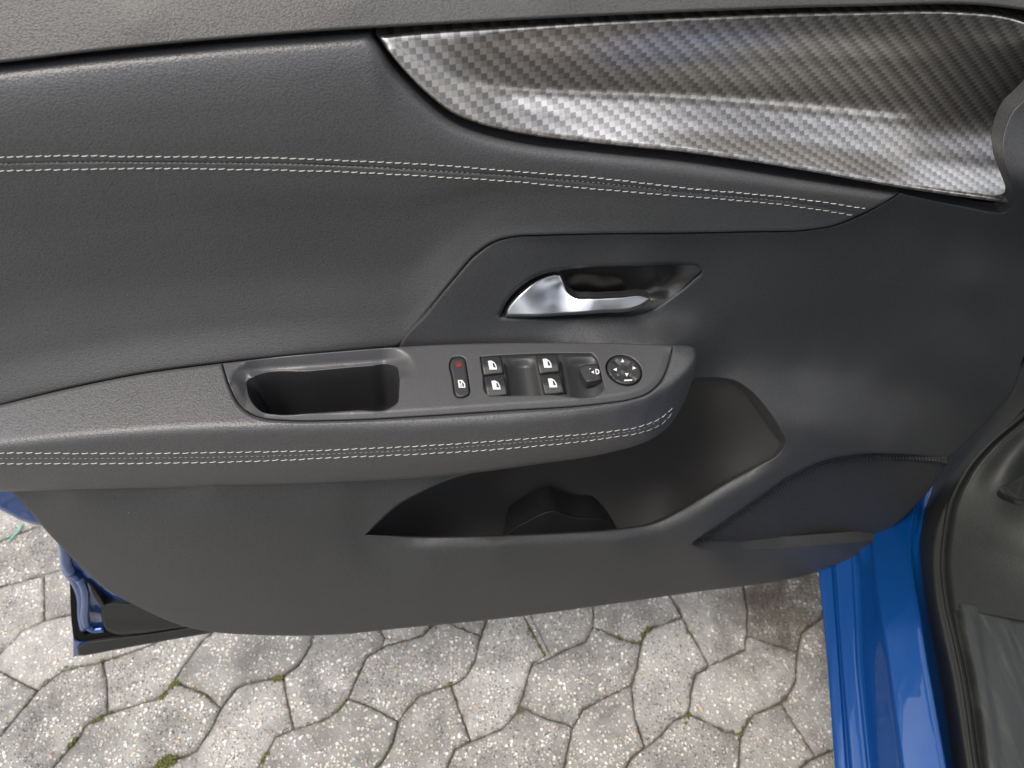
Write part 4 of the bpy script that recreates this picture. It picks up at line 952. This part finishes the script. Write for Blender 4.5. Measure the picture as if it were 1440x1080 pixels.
loft('kick_panel', body, 'kick_plastic',
     [withdrop(SLU, .906, 5), withdrop(SLU, .900, 12), withdrop(SLU, .898, 20), 
      [(1545,500,.66),(1510,560,.74),(1450,622,.82),(1410,680,.868),(1392,740,.884),(1385,800,.890),(1392,864,.890)],
      [(1580,520,.64),(1550,580,.70),(1500,640,.77),(1470,700,.83),(1455,760,.866),(1450,820,.880),(1455,876,.882)],
      [(1680,540,.60),(1660,600,.66),(1640,660,.72),(1620,720,.77),(1600,780,.82),(1600,840,.85),(1600,903,.862)]], ks=6, stations=70)
SLD = [(1333,850),(1341,895),(1352,945),(1372,1080),(1410,1300)]
def ribbed(G):
    G = G.copy(); nr = G.shape[0]
    for i in range(nr):
        t = i / (nr - 1); G[i, :, 2] += -.0016 * (abs(math.sin(t * 15)) ** 6) * (t > .12)
    return G
loft('scuff_plate', body, 'scuffed_plastic',
     [withdrop(SLD, .908, 5), withdrop(SLD, .902, 11), withdrop(SLD, .8925, 22),
      [(1398,856,.892),(1408,940,.890),(1432,1080,.889),(1470,1300,.889)],
      [(1453,866,.886),(1470,950,.885),(1500,1080,.886),(1540,1300,.886)],
      [(1600,892,.868),(1610,960,.87),(1640,1080,.875),(1680,1300,.88)]], ks=14, stations=60, extra=ribbed)
kt = bvh(['kick_panel'])
def on_kick(name, mat, px, lift=.001, th=.002):
    V = []
    for x, y in px:
        h = hit(kt, x, y); V.append(np.array(h[0]) + np.array([0, -.3, .95]) * lift)
    n = len(V); V += [v - np.array([0, -.3, .95]) * th for v in V]
    Fc = [tuple(range(n)), tuple(range(2 * n - 1, n - 1, -1))] + [(i, (i + 1) % n, n + (i + 1) % n, n + i) for i in range(n)]
    return link(name, V, Fc, mat, body, smooth=False)
on_kick('fuse_slot_shade', 'core_black', [(1401,692),(1404,691),(1412,697),(1425,702),(1440,706),(1470,712),(1470,719),(1440,712.5),(1424,708),(1409,702),(1402,697)], .0008)  # raised flat black strip; the shade inside the slot is put in as colour
on_kick('fuse_cover', 'kick_plastic', [(1403,689.5),(1408,684),(1422,676),(1440,668),(1470,660),(1470,710.5),(1440,704.5),(1425,700.5),(1412,695.5)], .0022)
surface('hinge_pillar', body, 'blue_paint', [(1500,420,K),(1470,450),(1438,492),(1400,570),(1405,600),(1440,590),(1520,500,K)], lambda x, y: 0 * x - .14, g=12, skirt=.01)

# specks of dust on the door and the kick panel
dv, df = [], []
dtr = bvh(['leather_pad', 'leather_insert', 'lower_trim', 'armrest_pad', 'armrest_plate', 'kick_panel', 'scuff_plate'])
spots = [(181,721,1.3),(163,176,.6),(180,415,.7),(1326,774,1.2),(1206,454,.7),(1234,388,.6),(1243,403,.5),(1315,462,.7),(1421,394,.7),(246,797,.6),(1250,700,.5),(955,552,.5),(1362,905,.8),(733,606,.5),(625,774,.8)]
spots += [(rng.uniform(0, 1440), rng.uniform(60, 860), rng.uniform(.2, .5)) for _ in range(110)]
for x, y, r_ in spots:
    h = hit(dtr, x, y)
    if h is None: continue
    b0 = len(dv)
    for dx, dy, dz in ((1,0,0),(-1,0,0),(0,1,0),(0,-1,0),(0,0,1),(0,0,-1)): dv.append(np.array(h[0]) + np.array([dx, dy, dz]) * r_ * .00038 * rng.uniform(.5, 1.4))
    for f in ((0,2,4),(2,1,4),(1,3,4),(3,0,4),(2,0,5),(1,2,5),(3,1,5),(0,3,5)): df.append(tuple(b0 + t for t in f))
tag(link('dust', dv, df, 'thread'), 'tiny pale specks of dust scattered over the black door lining', 'dust', kind='stuff')

# ---------------------------------------------------------------- unseen rest of the car round the door opening, added mainly to shade the door
CO = np.array([.36, .30, 0.0]); EF = np.array([math.sin(R(11)), math.cos(R(11)), 0]); ER = np.array([math.cos(R(11)), -math.sin(R(11)), 0]); EZ = np.array([0, 0, 1.0])
def C3(r, f, z): return CO + ER * r + EF * f + EZ * z
def hull(name, mat, secs, parent=None):
    """closed body through matching sections given as (right, forward, height)"""
    n = len(secs[0]); V = [C3(*p) for sct in secs for p in sct]; Fc = []
    for i in range(len(secs) - 1):
        for k in range(n): Fc.append((i * n + k, i * n + (k + 1) % n, (i + 1) * n + (k + 1) % n, (i + 1) * n + k))
    Fc.append(tuple(range(n))[::-1]); Fc.append(tuple((len(secs) - 1) * n + k for k in range(n)))
    o = link(name, V, Fc, mat, parent or body)
    b = bmesh.new(); b.from_mesh(o.data); bmesh.ops.recalc_face_normals(b, faces=b.faces)
    bmesh.ops.bevel(b, geom=[e for e in b.edges], offset=.012, segments=3, profile=.6, affect='EDGES', clamp_overlap=True); b.to_mesh(o.data); b.free()
    o.data.polygons.foreach_set('use_smooth', [True] * len(o.data.polygons)); return o
hull('roof', 'roof_lining', [[(.13, f, z), (1.45, f, z), (1.40, f, z + .05), (.8, f, z + .075), (.18, f, z + .05)] for f, z in ((-1.5, 1.40), (-.8, 1.44), (-.1, 1.43), (.10, 1.40))])
hull('windscreen_pillar', 'blue_paint', [[(r, f, z), (r + .07, f - .02, z), (r + .07, f + .06, z), (r, f + .07, z)] for r, f, z in ((.13, .10, 1.42), (.09, .33, 1.20), (.04, .62, .99), (.03, .66, .93))])
hull('middle_pillar', 'blue_paint', [[(r, f - .09, z), (r + .06, f - .09, z), (r + .06, f + .09, z), (r, f + .09, z)] for r, f, z in ((.14, -1.02, 1.42), (.06, -.98, .95), (.03, -.95, .40))])
hull('dashboard', 'dark_plastic', [[(r, .72, .74), (r, .46, .74), (r, .40, .82), (r, .42, .93), (r, .56, .97), (r, .80, .96)] for r in (.20, .50, .9, 1.35)])
hull('seat_cushion', 'leather_insert', [[(r, f, z - .12), (r, f, z)] + [(r + .1, f, z + .0), (r + .44, f, z), (r + .54, f, z + .02), (r + .54, f, z - .12)] for r, f, z in ((.20, -.95, .56), (.20, -.65, .58), (.21, -.45, .60))])
hull('seat_backrest', 'leather_insert', [[(r, f - .05, z), (r, f + .06, z), (r + .12, f + .03, z), (r + .42, f + .03, z), (r + .54, f + .06, z), (r + .54, f - .05, z)] for r, f, z in ((.20, -.95, .56), (.20, -1.02, .85), (.24, -1.12, 1.15))])
hull('front_wing', 'blue_paint', [[(0.0, f, .30), (0.0, f, .78), (.10, f, .93), (.8, f, .99), (1.45, f, .93), (1.55, f, .78), (1.55, f, .30)] for f in (.80, 1.2, 1.7)])
hull('cabin_floor', 'kick_plastic', [[(.30, f, .22), (.30, f, .30), (1.4, f, .30), (1.4, f, .22)] for f in (-1.4, .78)])
hull('far_door', 'dark_plastic', [[(1.42, f, .35), (1.42, f, .95), (1.50, f, .95), (1.52, f, .35)] for f in (-1.4, .7)])
hull('footwell_wall', 'kick_plastic', [[(r, .74, .24), (r, .70, .50), (r, .66, .80), (r, .79, .80), (r, .79, .24)] for r in (.28, .8, 1.4)])
